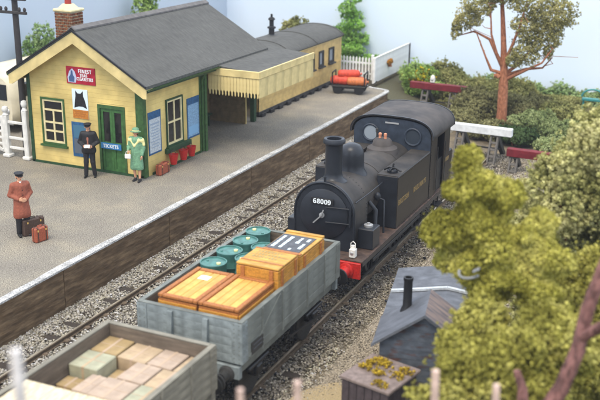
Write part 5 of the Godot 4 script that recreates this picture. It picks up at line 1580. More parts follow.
# one standing figure facing +z; J holds the joints
func figure(called: String, label: String, at: Vector3, turn: float, J: Dictionary, scale := 1.0) -> Node3D:
	var t := thing(called, label, "person", at, turn, "figures on the platform")
	t.scale = Vector3.ONE * scale
	var b := []
	# trunk and neck
	b.append([Vector3(0, 0.98, 0), Vector3(0, 1.18, 0.0), 0.135, 0.125, Vector3(0.82, 1, 1.1)])
	b.append([Vector3(0, 1.18, 0), Vector3(0, 1.38, 0.0), 0.125, 0.135, Vector3(0.78, 1, 1.1)])
	b.append([Vector3(-0.16, 1.425, 0), Vector3(0.16, 1.425, 0), 0.062, 0.062])
	b.append([Vector3(0, 1.42, -0.005), Vector3(0, 1.54, 0.012), 0.056, 0.052])
	for s in ["l", "r"]:
		b.append([J["sh_" + s], J["el_" + s], 0.054, 0.042])
		b.append([J["el_" + s], J["wr_" + s], 0.041, 0.028])
		b.append([J["hip_" + s], J["kn_" + s], 0.082, 0.055])
		b.append([J["kn_" + s], J["an_" + s], 0.055, 0.038])
	var bodym := part("body", net(b, 0.02, 0.035), M.skin, t)
	# head with face
	var h: Vector3 = J.head
	var hb := [[h + Vector3(0, 0.035, -0.012), h + Vector3(0, 0.05, -0.03), 0.078, 0.082], [h + Vector3(0, -0.02, 0.018), h + Vector3(0, -0.065, 0.03), 0.058, 0.040],
		[h + Vector3(0, 0.0, 0.075), h + Vector3(0, -0.022, 0.092), 0.010, 0.014], [h + Vector3(-0.04, 0.02, 0.065), h + Vector3(0.04, 0.02, 0.065), 0.014, 0.014],
		[h + Vector3(-0.022, -0.052, 0.072), h + Vector3(0.022, -0.052, 0.072), 0.009, 0.009], [h + Vector3(0, -0.085, 0.058), h + Vector3(0, -0.09, 0.06), 0.018, 0.018],
		[h + Vector3(-0.082, 0.012, -0.01), h + Vector3(-0.084, -0.03, -0.005), 0.014, 0.010], [h + Vector3(0.082, 0.012, -0.01), h + Vector3(0.084, -0.03, -0.005), 0.014, 0.010],
		[h + Vector3(0, -0.06, -0.02), h + Vector3(0, -0.15, -0.012), 0.05, 0.054]]
	var hd := part("head", net(hb, 0.008, 0.018), M.skin, t)
	for s in [-1, 1]:
		part("eye", B.new().ball(h + Vector3(s * 0.031, 0.006, 0.073), Vector3(0.011, 0.007, 0.007), 8, 6).done(), M.hair, hd)
	part("lips", B.new().ball(h + Vector3(0, -0.053, 0.080), Vector3(0.022, 0.006, 0.005), 8, 6).done(), M.case_red, hd)
	for s in ["l", "r"]:
		var hv: Array = J["hand_" + s]
		part("hand", net(hand_bones(J["wr_" + s], hv[0], hv[1], hv[2], hv[3]), 0.0055, 0.008), M.skin, t)
	return t

func stand() -> Dictionary:
	return {
		"head": Vector3(0, 1.63, 0.015),
		"sh_l": Vector3(0.185, 1.415, 0), "sh_r": Vector3(-0.185, 1.415, 0),
		"el_l": Vector3(0.25, 1.13, -0.03), "el_r": Vector3(-0.25, 1.13, -0.03),
		"wr_l": Vector3(0.26, 0.89, 0.06), "wr_r": Vector3(-0.26, 0.89, 0.06),
		"hip_l": Vector3(0.095, 0.93, 0), "hip_r": Vector3(-0.095, 0.93, 0),
		"kn_l": Vector3(0.105, 0.50, 0.02), "kn_r": Vector3(-0.105, 0.50, 0.02),
		"an_l": Vector3(0.11, 0.09, -0.02), "an_r": Vector3(-0.11, 0.09, -0.02),
		"hand_l": [Vector3(0, -0.96, 0.2).normalized(), Vector3(-1, 0, 0), Vector3(0, 0.2, 0.96), 0.45],
		"hand_r": [Vector3(0, -0.96, 0.2).normalized(), Vector3(1, 0, 0), Vector3(0, 0.2, 0.96), 0.45],
	}

func shoes(t: Node3D, J: Dictionary, m: Material) -> void:
	for s in ["l", "r"]:
		var a: Vector3 = J["an_" + s]
		part("shoe", net([[Vector3(a.x, 0.045, a.z - 0.03), Vector3(a.x * 1.15, 0.036, a.z + 0.15), 0.044, 0.036], [a, Vector3(a.x, 0.05, a.z), 0.046, 0.044]], 0.011, 0.03, 0.004), m, t)

func people() -> void:
	# railwayman by the door: arms bent, holding a small board before his waist
	var J := stand()
	J.el_l = Vector3(0.29, 1.14, -0.04)
	J.wr_l = Vector3(0.14, 1.04, 0.17)
	J.el_r = Vector3(-0.29, 1.14, -0.04)
	J.wr_r = Vector3(-0.13, 1.05, 0.18)
	J.hand_l = [Vector3(-0.75, -0.1, 0.65).normalized(), Vector3(-0.65, 0, -0.75).normalized(), Vector3(0, 1, 0), 0.55]
	J.hand_r = [Vector3(0.75, -0.1, 0.65).normalized(), Vector3(0.65, 0, -0.75).normalized(), Vector3(0, 1, 0), 0.55]
	J.an_l = Vector3(0.14, 0.09, -0.02)
	J.an_r = Vector3(-0.13, 0.09, 0.02)
	var t := figure("person", "person in a black suit, brown waistcoat and peaked cap standing before the blue poster", Vector3(-9.55, HP, -9.62), 0.45, J, 1.02)
	_suit(t, J, M.suit, M.suit, 0.80, false)
	part("waistcoat", net([[Vector3(0, 1.02, 0.075), Vector3(0, 1.32, 0.085), 0.075, 0.06]], 0.015, 0.03), M.waist, t)
	part("shirt_front", net([[Vector3(0, 1.36, 0.085), Vector3(0, 1.44, 0.055), 0.042, 0.05]], 0.012, 0.02), M.shirt, t)
	part("tie", B.new().box(Vector3(0, 1.37, 0.135), Vector3(0.035, 0.13, 0.012), 0.005).done(), M.suit, t)
	_cap(t, J.head, M.suit)
	shoes(t, J, M.black)
	var bk := thing("station_book", "small dark book held in the hands of the person in the black suit", "book", Vector3(-9.55, HP, -9.62) + Basis(Vector3.UP, 0.45) * Vector3(0.005, 1.07, 0.265) * 1.02, 0.45)
	part("book_cover", B.new().box(Vector3.ZERO, Vector3(0.20, 0.025, 0.15), 0.005, Basis(Vector3.RIGHT, 0.5)).done(), M.case_brown, bk)
	part("pages", B.new().box(Vector3(0, 0.004, 0.004), Vector3(0.185, 0.016, 0.15), 0.003, Basis(Vector3.RIGHT, 0.5)).done(), M.shirt, bk)
	# traveller in the brown overcoat
	J = stand()
	J.el_l = Vector3(0.27, 1.16, -0.03)
	J.wr_l = Vector3(0.10, 1.03, 0.16)
	J.el_r = Vector3(-0.27, 1.16, -0.03)
	J.wr_r = Vector3(-0.10, 1.06, 0.17)
	J.hand_l = [Vector3(-0.85, 0.0, 0.5).normalized(), Vector3(-0.5, 0, -0.85).normalized(), Vector3(0, 1, 0), 0.5]
	J.hand_r = [Vector3(0.85, 0.0, 0.5).normalized(), Vector3(0.5, 0, -0.85).normalized(), Vector3(0, 1, 0), 0.5]
	t = figure("person", "person in a long red brown overcoat and dark cap waiting with two suitcases", Vector3(-7.86, HP, -4.40), 1.0, J, 1.02)
	_suit(t, J, M.coat, M.suit, 0.52, false)
	part("collar", net([[Vector3(-0.05, 1.47, 0.05), Vector3(0.0, 1.38, 0.11), 0.03, 0.025], [Vector3(0.05, 1.47, 0.05), Vector3(0.0, 1.38, 0.11), 0.03, 0.025]], 0.011, 0.02), M.coat, t)
	part("scarf", net([[Vector3(0, 1.49, 0.045), Vector3(0, 1.43, 0.09), 0.04, 0.03]], 0.011, 0.02), M.shirt, t)
	for k in 3:
		part("button", B.new().ball(Vector3(0.02, 1.30 - k * 0.13, 0.145 + 0.008 * k), Vector3(0.014, 0.014, 0.008), 8, 6).done(), M.suit, t)
	_cap(t, J.head, M.suit)
	shoes(t, J, M.black)
	# woman in green
	J = stand()
	J.el_l = Vector3(0.24, 1.13, -0.03)
	J.wr_l = Vector3(0.23, 0.90, 0.08)
	J.el_r = Vector3(-0.27, 1.14, 0.0)
	J.wr_r = Vector3(-0.20, 1.04, 0.20)
	J.hand_r = [Vector3(0.4, 0.1, 0.9).normalized(), Vector3(0.9, 0, -0.4).normalized(), Vector3(0, 1, 0), 0.5]
	J.an_l = Vector3(0.10, 0.09, 0.04)
	J.an_r = Vector3(-0.09, 0.09, -0.04)
	t = figure("person", "person in a long green dress, yellow shawl and green hat beside the station corner", Vector3(-7.93, HP, -9.92), 0.15, J, 0.98)
	_suit(t, J, M.dress, M.skin, 0.40, true)
	part("shawl", net([[Vector3(-0.19, 1.40, 0.0), Vector3(0.19, 1.40, 0.0), 0.085, 0.085], [Vector3(-0.13, 1.40, 0.06), Vector3(0.0, 1.22, 0.125), 0.06, 0.035], [Vector3(0.13, 1.40, 0.06), Vector3(0.0, 1.22, 0.125), 0.06, 0.035], [Vector3(-0.2, 1.38, -0.02), Vector3(-0.26, 1.22, 0.0), 0.075, 0.06], [Vector3(0.2, 1.38, -0.02), Vector3(0.25, 1.25, -0.02), 0.075, 0.06]], 0.016, 0.04), M.shawl, t)
	var h: Vector3 = J.head
	part("hair", net([[h + Vector3(0, 0.03, -0.03), h + Vector3(0, -0.05, -0.05), 0.090, 0.07]], 0.012, 0.03), M.hair, t)
	part("hat", B.new().lathe([Vector2(0.17, 0.03), Vector2(0.175, 0.045), Vector2(0.112, 0.065), Vector2(0.108, 0.13), Vector2(0.08, 0.165), Vector2(0, 0.18)], 20, Transform3D(Basis(Vector3.RIGHT, -0.08), h + Vector3(0, 0.0, -0.015))).done(), M.dress, t)
	part("hat_band", B.new().lathe([Vector2(0.114, 0.062), Vector2(0.114, 0.09)], 20, Transform3D(Basis(Vector3.RIGHT, -0.08), h + Vector3(0, 0, -0.015))).done(), M.shawl, t)
	shoes(t, J, M.suit)
	var bg := thing("handbag", "small pale handbag held by the person in green", "handbag", Vector3(-7.93, HP, -9.92) + Basis(Vector3.UP, 0.15) * Vector3(-0.17, 0.90, 0.29) * 0.98, 0.15)
	part("bag_body", B.new().box(Vector3(0, 0, 0), Vector3(0.20, 0.15, 0.07), 0.02).done(), M.shirt, bg)
	part("bag_strap", B.new().tube([Vector3(-0.07, 0.07, 0), Vector3(-0.05, 0.15, 0), Vector3(0.05, 0.15, 0), Vector3(0.07, 0.07, 0)], [0.009, 0.009, 0.009, 0.009], 6).done(), M.shirt, bg)

func _suit(t: Node3D, J: Dictionary, top: Material, legs: Material, hem: float, skirt: bool) -> void:
	var b := []
	b.append([Vector3(0, 1.0, 0), Vector3(0, 1.18, 0), 0.158, 0.148, Vector3(0.84, 1, 1.08)])
	b.append([Vector3(0, 1.18, 0), Vector3(0, 1.37, 0), 0.148, 0.155, Vector3(0.80, 1, 1.1)])
	b.append([Vector3(-0.165, 1.42, -0.005), Vector3(0.165, 1.42, -0.005), 0.08, 0.08])
	for s in ["l", "r"]:
		b.append([J["sh_" + s], J["el_" + s], 0.074, 0.06])
		b.append([J["el_" + s], (J["wr_" + s] as Vector3).lerp(J["el_" + s], 0.08), 0.06, 0.046])
	if hem < 0.9:
		var f := 0.19 if not skirt else 0.175
		b.append([Vector3(0, 1.0, 0), Vector3(0, hem + 0.14, 0.01), 0.155, f, Vector3(0.86, 1, 1.08)])
		for s in [-1, 1]:
			b.append([Vector3(s * 0.07, 0.92, 0), Vector3(s * 0.10, hem + 0.06, 0.01), 0.11, 0.13])
	part("dress" if skirt else "coat", net(b, 0.021, 0.04, hem), top, t)
	if not skirt:
		var p := []
		for s in ["l", "r"]:
			p.append([J["hip_" + s], J["kn_" + s], 0.10, 0.078])
			p.append([J["kn_" + s], J["an_" + s] + Vector3(0, -0.02, 0), 0.078, 0.066])
		p.append([Vector3(-0.06, 0.97, 0), Vector3(0.06, 0.97, 0), 0.12, 0.12])
		part("trousers", net(p, 0.02, 0.03, 0.055), legs, t)

func _cap(t: Node3D, h: Vector3, m: Material) -> void:
	part("hair", net([[h + Vector3(0, 0.03, -0.03), h + Vector3(0, -0.035, -0.055), 0.087, 0.06]], 0.012, 0.03), M.hair, t)
	var c := part("cap", B.new().lathe([Vector2(0.098, 0.045), Vector2(0.100, 0.075), Vector2(0.128, 0.10), Vector2(0.120, 0.118), Vector2(0.06, 0.132), Vector2(0, 0.134)], 20, Transform3D(Basis(Vector3.RIGHT, 0.05), h + Vector3(0, 0, -0.012))).done(), m, t)
	part("peak", B.new().prism(pv([-0.085, 0.0, -0.07, 0.055, -0.03, 0.085, 0.03, 0.085, 0.07, 0.055, 0.085, 0.0]), 0.008, Transform3D(Basis(Vector3.RIGHT, Vector3(0, -0.25, 0.97), Vector3(0, 0.97, 0.25)), h + Vector3(0, 0.052, 0.062))).done(), M.black, c)

# ---------------------------------------------------------------- hut and bunker in the near right yard
func yard() -> void:
	var t := thing("lineside_hut", "small lineside hut with blue grey slates, rusty right slope and stovepipe", "hut", Vector3(4.12, -0.2, -2.25), 0.21)
	var hw := 0.86
	var eh := 1.78
	var rh := 2.42
	var zf := 0.52
	var zb := -0.62
	var gp := pv([-hw, 0, hw, 0, hw, eh, 0, rh - 0.06, -hw, eh])
	part("wall", boards(gp, [], 0.2, Transform3D(Basis(), Vector3(0, 0, zf - 0.04))), M.hut_wall, t)
	part("wall_lining", B.new().prism(gp, 0.04, Transform3D(Basis(), Vector3(0, 0, zf - 0.09))).done(), M.bunker_side, t)
	part("wall", B.new().prism(gp, 0.05, Transform3D(Basis(), Vector3(0, 0, zb))).done(), M.hut_wall, t)
	for s in [-1, 1]:
		part("wall", B.new().box(Vector3(s * (hw - 0.03), 0.78, -1.5), Vector3(0.06, 1.56, 4.0)).done(), M.hut_wall, t)
		var sl := part("roof", B.new().prism(pv([0, rh, s * (hw + 0.14), eh - 0.08, s * (hw + 0.14), eh - 0.13, 0, rh - 0.05]), zf - zb + 0.12, Transform3D(Basis(), Vector3(0, 0, zb - 0.04))).done(), M.hut_slate if s < 0 else M.hut_rust, t)
		part("verge", B.new().prism(pv([0, rh + 0.015, s * (hw + 0.155), eh - 0.08, s * (hw + 0.155), eh - 0.14, 0, rh - 0.05]), 0.04, Transform3D(Basis(), Vector3(0, 0, zf + 0.082))).done(), M.hut_slate, sl)
	# lower wing behind, with a pale lead flashing across it
	part("wing_roof", B.new().prism(pv([-hw - 0.14, 1.60, 0.25, 1.80, hw + 0.3, 1.66, hw + 0.3, 1.60, 0.25, 1.73, -hw - 0.14, 1.54]), 2.95, Transform3D(Basis(), Vector3(0, 0, -3.6))).done(), M.hut_slate, t)
	part("flashing", B.new().bar(Vector3(-hw - 0.12, 1.64, -2.15), Vector3(0.25, 1.84, -2.15), 0.09, 0.05).bar(Vector3(0.25, 1.84, -2.15), Vector3(hw + 0.3, 1.70, -2.15), 0.09, 0.05).done(), M.lead, t)
	part("wing_wall", B.new().prism(pv([-hw, 0, hw, 0, hw, 1.60, 0.25, 1.70, -hw, 1.55]), 0.06, Transform3D(Basis(), Vector3(0, 0, -3.5))).done(), M.hut_wall, t)
	part("stovepipe", B.new().lathe([Vector2(0.15, 1.98), Vector2(0.115, 2.10), Vector2(0.092, 2.14), Vector2(0.088, 2.68), Vector2(0.10, 2.70), Vector2(0.10, 2.76), Vector2(0.068, 2.76), Vector2(0.063, 2.5), Vector2(0, 2.5)], 18, Transform3D(Basis(), Vector3(-0.44, 0, -0.36))).done(), M.black, t)
	# coal bunker with moss on its lid
	var b := thing("coal_bunker", "low wooden bunker with yellow moss on its lid in front of the hut", "bunker", Vector3(3.70, -0.2, -0.80), -0.22)
	var bh := 1.46
	part("lid", B.new().box(Vector3(0, bh, 0), Vector3(1.10, 0.07, 1.14), 0.015).done(), M.bunker, b)
	for k in 6:
		part("plank", B.new().box(Vector3(-0.43 + k * 0.172, bh / 2 - 0.02, 0.52), Vector3(0.163, bh - 0.03, 0.05), 0.012).done(), M.bunker_side, b)
		part("plank", B.new().box(Vector3(-0.51, bh / 2 - 0.02, -0.43 + k * 0.168), Vector3(0.05, bh - 0.03, 0.158), 0.012).done(), M.bunker_side, b)
	part("bunker_core", B.new().box(Vector3(0, bh / 2 - 0.02, 0), Vector3(0.98, bh - 0.06, 0.98)).done(), M.bunker_side, b)
	var ms := [[-0.30, 0.05], [-0.22, -0.34], [0.02, 0.10], [0.36, -0.05], [0.26, 0.40], [-0.30, -0.15], [0.38, -0.30], [-0.05, -0.30]]
	var xs := []
	var cs := []
	for m in ms:
		for k in 24:
			var d := Vector2(rng.randfn(), rng.randfn()) * 0.055
			xs.append(Transform3D(rot().scaled(Vector3.ONE * rng.randf_range(0.03, 0.052)), Vector3(m[0] + d.x * 1.3, bh + 0.045 + 0.06 * exp(-d.length_squared() * 90.0), m[1] + d.y)))
			cs.append(Color(0.52, 0.36, 0.04) * rng.randf_range(0.65, 1.2))
	scatter("moss", tuft(51, 26, 0.6), M.leaf, xs, cs, b)
	struct("sandy_patch", B.new().lathe([Vector2(0, 0.012), Vector2(0.8, 0.01), Vector2(1.25, 0.0)], 24, Transform3D(Basis.from_scale(Vector3(0.9, 1, 1.3)), Vector3(2.6, -0.15, -1.0))).done(), M.sand)

# ---------------------------------------------------------------- plants: scenic foam and lichen on wire armatures
func tuft(sd: int, n: int, size: float) -> ArrayMesh:
	var r2 := RandomNumberGenerator.new()
	r2.seed = sd
	var st := SurfaceTool.new()
	st.begin(Mesh.PRIMITIVE_TRIANGLES)
	for k in n:
		var d := Vector3(r2.randfn(), r2.randfn(), r2.randfn()).normalized()
		var c := d * r2.randf_range(0.15, 1.0)
		var u := Vector3(r2.randfn(), r2.randfn(), r2.randfn()).normalized()
		var w := u.cross(d).normalized()
		u = (u + d * r2.randf_range(-0.4, 0.4)).normalized()
		var nrm := (d + Vector3(r2.randfn(), r2.randfn(), r2.randfn()) * 0.35).normalized()
		var s := size * r2.randf_range(0.6, 1.2)
		for v in [c + u * s, c - u * s * 0.6 + w * s * 0.36, c - u * s * 0.6 - w * s * 0.36]:
			st.set_normal(nrm)
			st.add_vertex(v)
	return st.commit()

var tufts := []

# foliage on the shells of a few lobes [centre, radii]
func foliage(parent: Node3D, lobes: Array, per_area: float, s0: float, s1: float, cols: Array, fill := 0.22, called := "foliage") -> void:
	if tufts.is_empty():
		for k in 4:
			tufts.append(tuft(200 + k, 52, 0.5))
	var nz := FastNoiseLite.new()
	nz.seed = rng.randi() % 1000
	nz.frequency = 1.1
	nz.fractal_octaves = 3
	var xs := []
	var cs := []
	for l in lobes:
		var c: Vector3 = l[0]
		var r: Vector3 = l[1]
		var area := 4.0 * PI * pow((pow(r.x * r.y, 1.6) + pow(r.x * r.z, 1.6) + pow(r.y * r.z, 1.6)) / 3.0, 1.0 / 1.6)
		for k in int(area * per_area):
			var d := Vector3(rng.randfn(), rng.randfn(), rng.randfn()).normalized()
			var q := c + d * r
			var bump := nz.get_noise_3dv(q * 1.3)
			var rr := (1.0 + bump * 0.75) * (rng.randf_range(0.84, 1.06) if rng.randf() > fill else rng.randf_range(0.4, 1.18))
			var p := c + d * r * rr
			var hid := false
			for m in lobes:
				if m != l and ((p - m[0]) / (m[1] as Vector3)).length() < 0.62:
					hid = true
					break
			if hid:
				continue
			var s := rng.randf_range(s0, s1)
			if rng.randf() < 0.10:
				p = c + d * r * (1.0 + bump * 0.75) * rng.randf_range(1.05, 1.3)
				s = s0 * rng.randf_range(0.6, 1.0)
			xs.append(Transform3D(rot().scaled(Vector3.ONE * s), p))
			var f := clampf(nz.get_noise_3dv(q * 0.9 + Vector3(9, 3, 5)) * 0.9 + 0.5 + rng.randfn() * 0.16, 0, 1)
			var cc: Color = cols[0].lerp(cols[1], clampf(f * 2, 0, 1)).lerp(cols[2], clampf(f * 2 - 1, 0, 1))
			cs.append(cc * rng.randf_range(0.75, 1.2))
	# four mixed meshes so that no two clumps repeat side by side
	for i in 2:
		var xi := []
		var ci := []
		for k in range(i, xs.size(), 2):
			xi.append(xs[k]); ci.append(cs[k])
		scatter(called, tufts[(i + lobes.size()) % 4], M.leaf, xi, ci, parent)

func limb(parent: Node3D, called: String, pts: Array, r0: float, r1: float, m: Material, seg := 8) -> void:
	var rr := []
	var pp := []
	for k in pts.size():
		var f := float(k) / (pts.size() - 1)
		rr.append(lerpf(r0, r1, f) * rng.randf_range(0.92, 1.08))
		pp.append(pts[k])
	part(called, B.new().tube(pp, rr, seg, 4).done(), m, parent)

func bush(called: String, label: String, category: String, at: Vector3, lobes: Array, dens: float, s0: float, s1: float, cols: Array, group := "") -> Node3D:
	var t := thing(called, label, category, at, 0.0, group)
	foliage(t, lobes, dens, s0, s1, cols)
	var st := B.new()
	for k in 5:
		var a := TAU * k / 5
		var l: Array = lobes[k % lobes.size()]
		st.tube([Vector3(cos(a) * 0.08, -0.25, sin(a) * 0.08), (l[0] as Vector3) * 0.5, l[0]], [0.035, 0.028, 0.015], 6)
	part("stems", st.done(), M.trunk, t)
	return t

func plants() -> void:
	var olive := [Color(0.16, 0.17, 0.06), Color(0.3, 0.305, 0.115), Color(0.45, 0.43, 0.18)]
	var brown := [Color(0.16, 0.15, 0.07), Color(0.26, 0.25, 0.115), Color(0.37, 0.35, 0.17)]
	var lime := [Color(0.184, 0.287, 0.057), Color(0.322, 0.483, 0.115), Color(0.483, 0.621, 0.230)]
	var yell := [Color(0.23, 0.215, 0.035), Color(0.46, 0.43, 0.085), Color(0.66, 0.61, 0.18)]
	var yell2 := [Color(0.215, 0.2, 0.04), Color(0.43, 0.4, 0.09), Color(0.61, 0.565, 0.18)]
	var pale := [Color(0.33, 0.33, 0.12), Color(0.54, 0.52, 0.22), Color(0.7, 0.66, 0.34)]
	var grey := [Color(0.17, 0.22, 0.09), Color(0.31, 0.37, 0.16), Color(0.45, 0.5, 0.25)]
	# tall tree by the buffer stops
	var t := thing("red_barked_tree", "tall tree with red brown trunk and patchy olive crown behind the white buffer stop", "tree", Vector3(-0.05, -0.2, -26.3))
	limb(t, "trunk", [Vector3(0, -0.2, 0), Vector3(0.02, 0.8, 0), Vector3(0.0, 1.7, 0.02), Vector3(-0.03, 2.6, 0), Vector3(-0.12, 3.6, 0), Vector3(-0.24, 4.8, 0.05), Vector3(-0.4, 6.0, 0)], 0.27, 0.07, M.trunk, 12)
	var br := [[2.2, Vector3(0.9, 2.75, 0.2), Vector3(1.6, 3.15, 0.3), Vector3(2.0, 3.8, 0.2)], [2.45, Vector3(0.5, 2.9, -0.3), Vector3(1.0, 3.6, -0.4), Vector3(1.5, 4.8, -0.4)], [2.5, Vector3(-0.55, 2.65, 0.2), Vector3(-0.8, 3.2, 0.3), Vector3(-1.3, 4.2, 0.2)],
		[2.7, Vector3(-0.35, 3.4, 0.3), Vector3(-0.6, 4.2, 0.4), Vector3(-0.7, 5.4, 0.5)], [3.0, Vector3(0.3, 3.8, 0.3), Vector3(0.6, 4.7, 0.4), Vector3(0.8, 5.8, 0.3)], [2.6, Vector3(-0.8, 3.9, -0.2), Vector3(-1.5, 4.2, -0.2), Vector3(-2.1, 4.0, 0.0)], [2.4, Vector3(0.8, 2.7, -0.4), Vector3(1.5, 2.8, -0.5), Vector3(1.9, 3.3, -0.4)]]
	for b in br:
		limb(t, "branch", [Vector3(-0.03, b[0], 0), b[1], b[2], b[3]], 0.085, 0.022, M.trunk, 7)
		for k in 3:
			var e: Vector3 = (b[2] as Vector3).lerp(b[3], 0.2 + 0.35 * k)
			limb(t, "twig", [e, e + Vector3(rng.randfn() * 0.2, 0.05 + rng.randf() * 0.2, rng.randfn() * 0.2), e + Vector3(rng.randfn() * 0.45, -0.1 + rng.randf() * 0.45, rng.randfn() * 0.35)], 0.02, 0.009, M.trunk, 5)
	limb(t, "branch", [Vector3(-0.2, 2.35, 0.1), Vector3(-0.28, 2.42, 0.12), Vector3(-0.42, 2.4, 0.15)], 0.12, 0.09, M.trunk, 8)
	foliage(t, [[Vector3(-1.75, 4.75, 0), Vector3(0.62, 0.45, 0.5)], [Vector3(-2.25, 4.35, 0.1), Vector3(0.22, 0.5, 0.25)], [Vector3(-1.2, 5.3, 0.1), Vector3(0.7, 0.4, 0.5)], [Vector3(0.85, 3.55, 0.1), Vector3(0.62, 0.48, 0.5)], [Vector3(1.45, 4.3, -0.1), Vector3(0.66, 0.60, 0.55)], [Vector3(0.75, 4.6, 0.2), Vector3(0.52, 0.50, 0.45)], [Vector3(1.65, 5.1, 0.0), Vector3(0.65, 0.55, 0.5)], [Vector3(0.9, 5.6, 0.1), Vector3(0.8, 0.55, 0.6)], [Vector3(0.35, 3.15, 0.2), Vector3(0.36, 0.3, 0.3)], [Vector3(1.75, 3.6, -0.1), Vector3(0.26, 0.25, 0.25)], [Vector3(2.25, 5.2, 0.0), Vector3(0.5, 0.6, 0.4)], [Vector3(1.95, 4.5, 0.0), Vector3(0.4, 0.5, 0.35)], [Vector3(-0.3, 6.0, 0.1), Vector3(0.9, 0.5, 0.7)]], 190.0, 0.03, 0.065, [Color(0.24, 0.225, 0.08), Color(0.44, 0.41, 0.16), Color(0.64, 0.58, 0.28)], 0.3)
	# hedge bushes along the backscene
	var hb := [
		["low bright green bush with yellow flowers beside the boarded fence", -5.0, -30.2, 1.15, 1.35, lime],
		["olive bush behind the dark red buffer stop", -3.6, -30.6, 1.1, 1.35, olive],
		["greenish bush to the right of the dark red buffer stop", -2.3, -29.8, 1.15, 1.15, olive],
		["broad dark brown bush left of the red barked tree", -1.3, -27.3, 1.15, 1.05, brown],
		["dark low bush in front of the broad brown one, behind the engine cab", -1.6, -25.6, 0.9, 0.6, brown],
		["rounded brown bush right behind the red barked tree", 0.7, -28.0, 1.15, 1.0, brown],
		["grey green bush to the right of the tree", 1.55, -25.6, 0.95, 0.80, grey],
		["dark green bush low beside the red buffer stop", 1.1, -23.9, 0.85, 0.55, [Color(0.04, 0.07, 0.03), Color(0.08, 0.13, 0.05), Color(0.14, 0.2, 0.08)]],
		["olive bush at the right end of the hedge", 2.2, -27.3, 1.05, 0.85, olive],
		["grey green bush at the right edge below the green hoop", 2.9, -25.0, 0.95, 0.7, grey],
		["pale scrub at the foot of the red barked tree", -0.1, -24.3, 0.95, 0.5, brown],
		["olive bush close to the foot of the backscene between the two stops", -0.6, -30.8, 1.2, 0.95, olive],
		["greenish bush low in front of the backscene, right of the tree", 1.5, -30.2, 1.2, 0.6, olive],
		["grey green scrub beyond the low red buffer stop", 3.2, -22.6, 1.0, 0.55, grey],
	]
	for h in hb:
		var r: float = h[3]
		var y: float = h[4]
		var lob := []
		for k in 4:
			var a := TAU * k / 4 + rng.randf()
			lob.append([Vector3(cos(a) * r * 0.45, y * rng.randf_range(0.35, 0.75), sin(a) * r * 0.4), Vector3(r * rng.randf_range(0.5, 0.7), y * rng.randf_range(0.45, 0.65), r * 0.5)])
		bush("hedge_bush", h[0], "bush", Vector3(h[1], -0.05, h[2]), lob, 210.0, 0.045, 0.09, h[5], "bushes in front of the backscene")
	var fl := get_node("hedge_bush") as Node3D
	var xs := []
	var cs := []
	for k in 130:
		var d := Vector3(rng.randfn() * 0.30 + 0.15, 1.15 + rng.randfn() * 0.20, 0.80 + rng.randfn() * 0.12)
		xs.append(Transform3D(rot().scaled(Vector3.ONE * rng.randf_range(0.05, 0.09)), d))
		cs.append(Color(0.72, 0.52, 0.02) * rng.randf_range(0.8, 1.15))
	scatter("yellow_flowers", tuft(77, 20, 0.6), M.leaf, xs, cs, fl)
	# soft light green growth along the foot of the backscene
	for k in 9:
		var x := -5.6 + k * 1.22
		bush("light_green_bush", "soft light green bush against the foot of the painted sky, number %s from the fence" % ["one", "two", "three", "four", "five", "six", "seven", "eight", "nine"][k], "bush", Vector3(x, 0.15 - k * 0.06, -33.2), [[Vector3(-0.3, 0.3 + 0.14 * sin(k * 2.3), 0), Vector3(0.62, 0.5, 0.35)], [Vector3(0.4, 0.25, 0), Vector3(0.6, 0.45 + 0.1 * cos(k * 1.7), 0.35)]], 110.0, 0.06, 0.11, [Color(0.16, 0.26, 0.10), Color(0.30, 0.42, 0.17), Color(0.45, 0.55, 0.28)], "light green bushes along the painted sky")
	# trees of the backscene
	backscene_tree(Vector3(-16.9, HP, -16.3), 3.15, 0.68, [Color(0.14, 0.26, 0.08), Color(0.26, 0.40, 0.15), Color(0.40, 0.52, 0.26)], "pale green tree behind the station chimney, left of the roof")
	backscene_tree(Vector3(-16.9, HP, -24.2), 4.3, 0.6, lime, "light green tree showing above the station roof ridge")
	backscene_tree(Vector3(-10.1, HP - 0.1, -33.3), 3.5, 0.98, [Color(0.16, 0.36, 0.05), Color(0.30, 0.56, 0.10), Color(0.46, 0.70, 0.22)], "bright green layered tree beyond the far end of the coach body", true)
	bush("bright_green_bush", "bright green bush behind the picket fence", "bush", Vector3(-10.4, HP - 0.1, -33.2), [[Vector3(0, 0.2, 0), Vector3(1.0, 0.42, 0.35)], [Vector3(1.5, 0.15, 0), Vector3(0.9, 0.36, 0.35)]], 110.0, 0.06, 0.11, [Color(0.16, 0.36, 0.05), Color(0.30, 0.56, 0.10), Color(0.46, 0.70, 0.22)])
	bush("olive_bush", "olive bush rising behind the coach body roof", "bush", Vector3(-11.3, HP, -28.9), [[Vector3(0, 2.2, 0), Vector3(0.75, 0.5, 0.4)], [Vector3(0.1, 1.1, 0), Vector3(0.6, 1.0, 0.35)]], 120.0, 0.06, 0.11, olive)
	bush("orange_plant", "small orange flowered plant hanging over the boarded fence", "plant", Vector3(-6.72, 1.62, -30.4), [[Vector3(0, 0, 0), Vector3(0.06, 0.11, 0.26)]], 420.0, 0.04, 0.07, [Color(0.5, 0.2, 0.03), Color(0.66, 0.34, 0.06), Color(0.7, 0.48, 0.12)])
	# near right: yellow green trees overhanging the hut
	t = thing("yellow_green_tree", "large yellow green lichen tree leaning over the hut at the right", "tree", Vector3(6.55, -0.2, 0.9))
	limb(t, "trunk", [Vector3(0, -0.1, 0), Vector3(-0.1, 1.0, -0.2), Vector3(-0.35, 2.2, -0.5), Vector3(-0.75, 3.4, -0.7), Vector3(-0.95, 4.5, -0.8)], 0.17, 0.07, M.trunk_pink, 10)
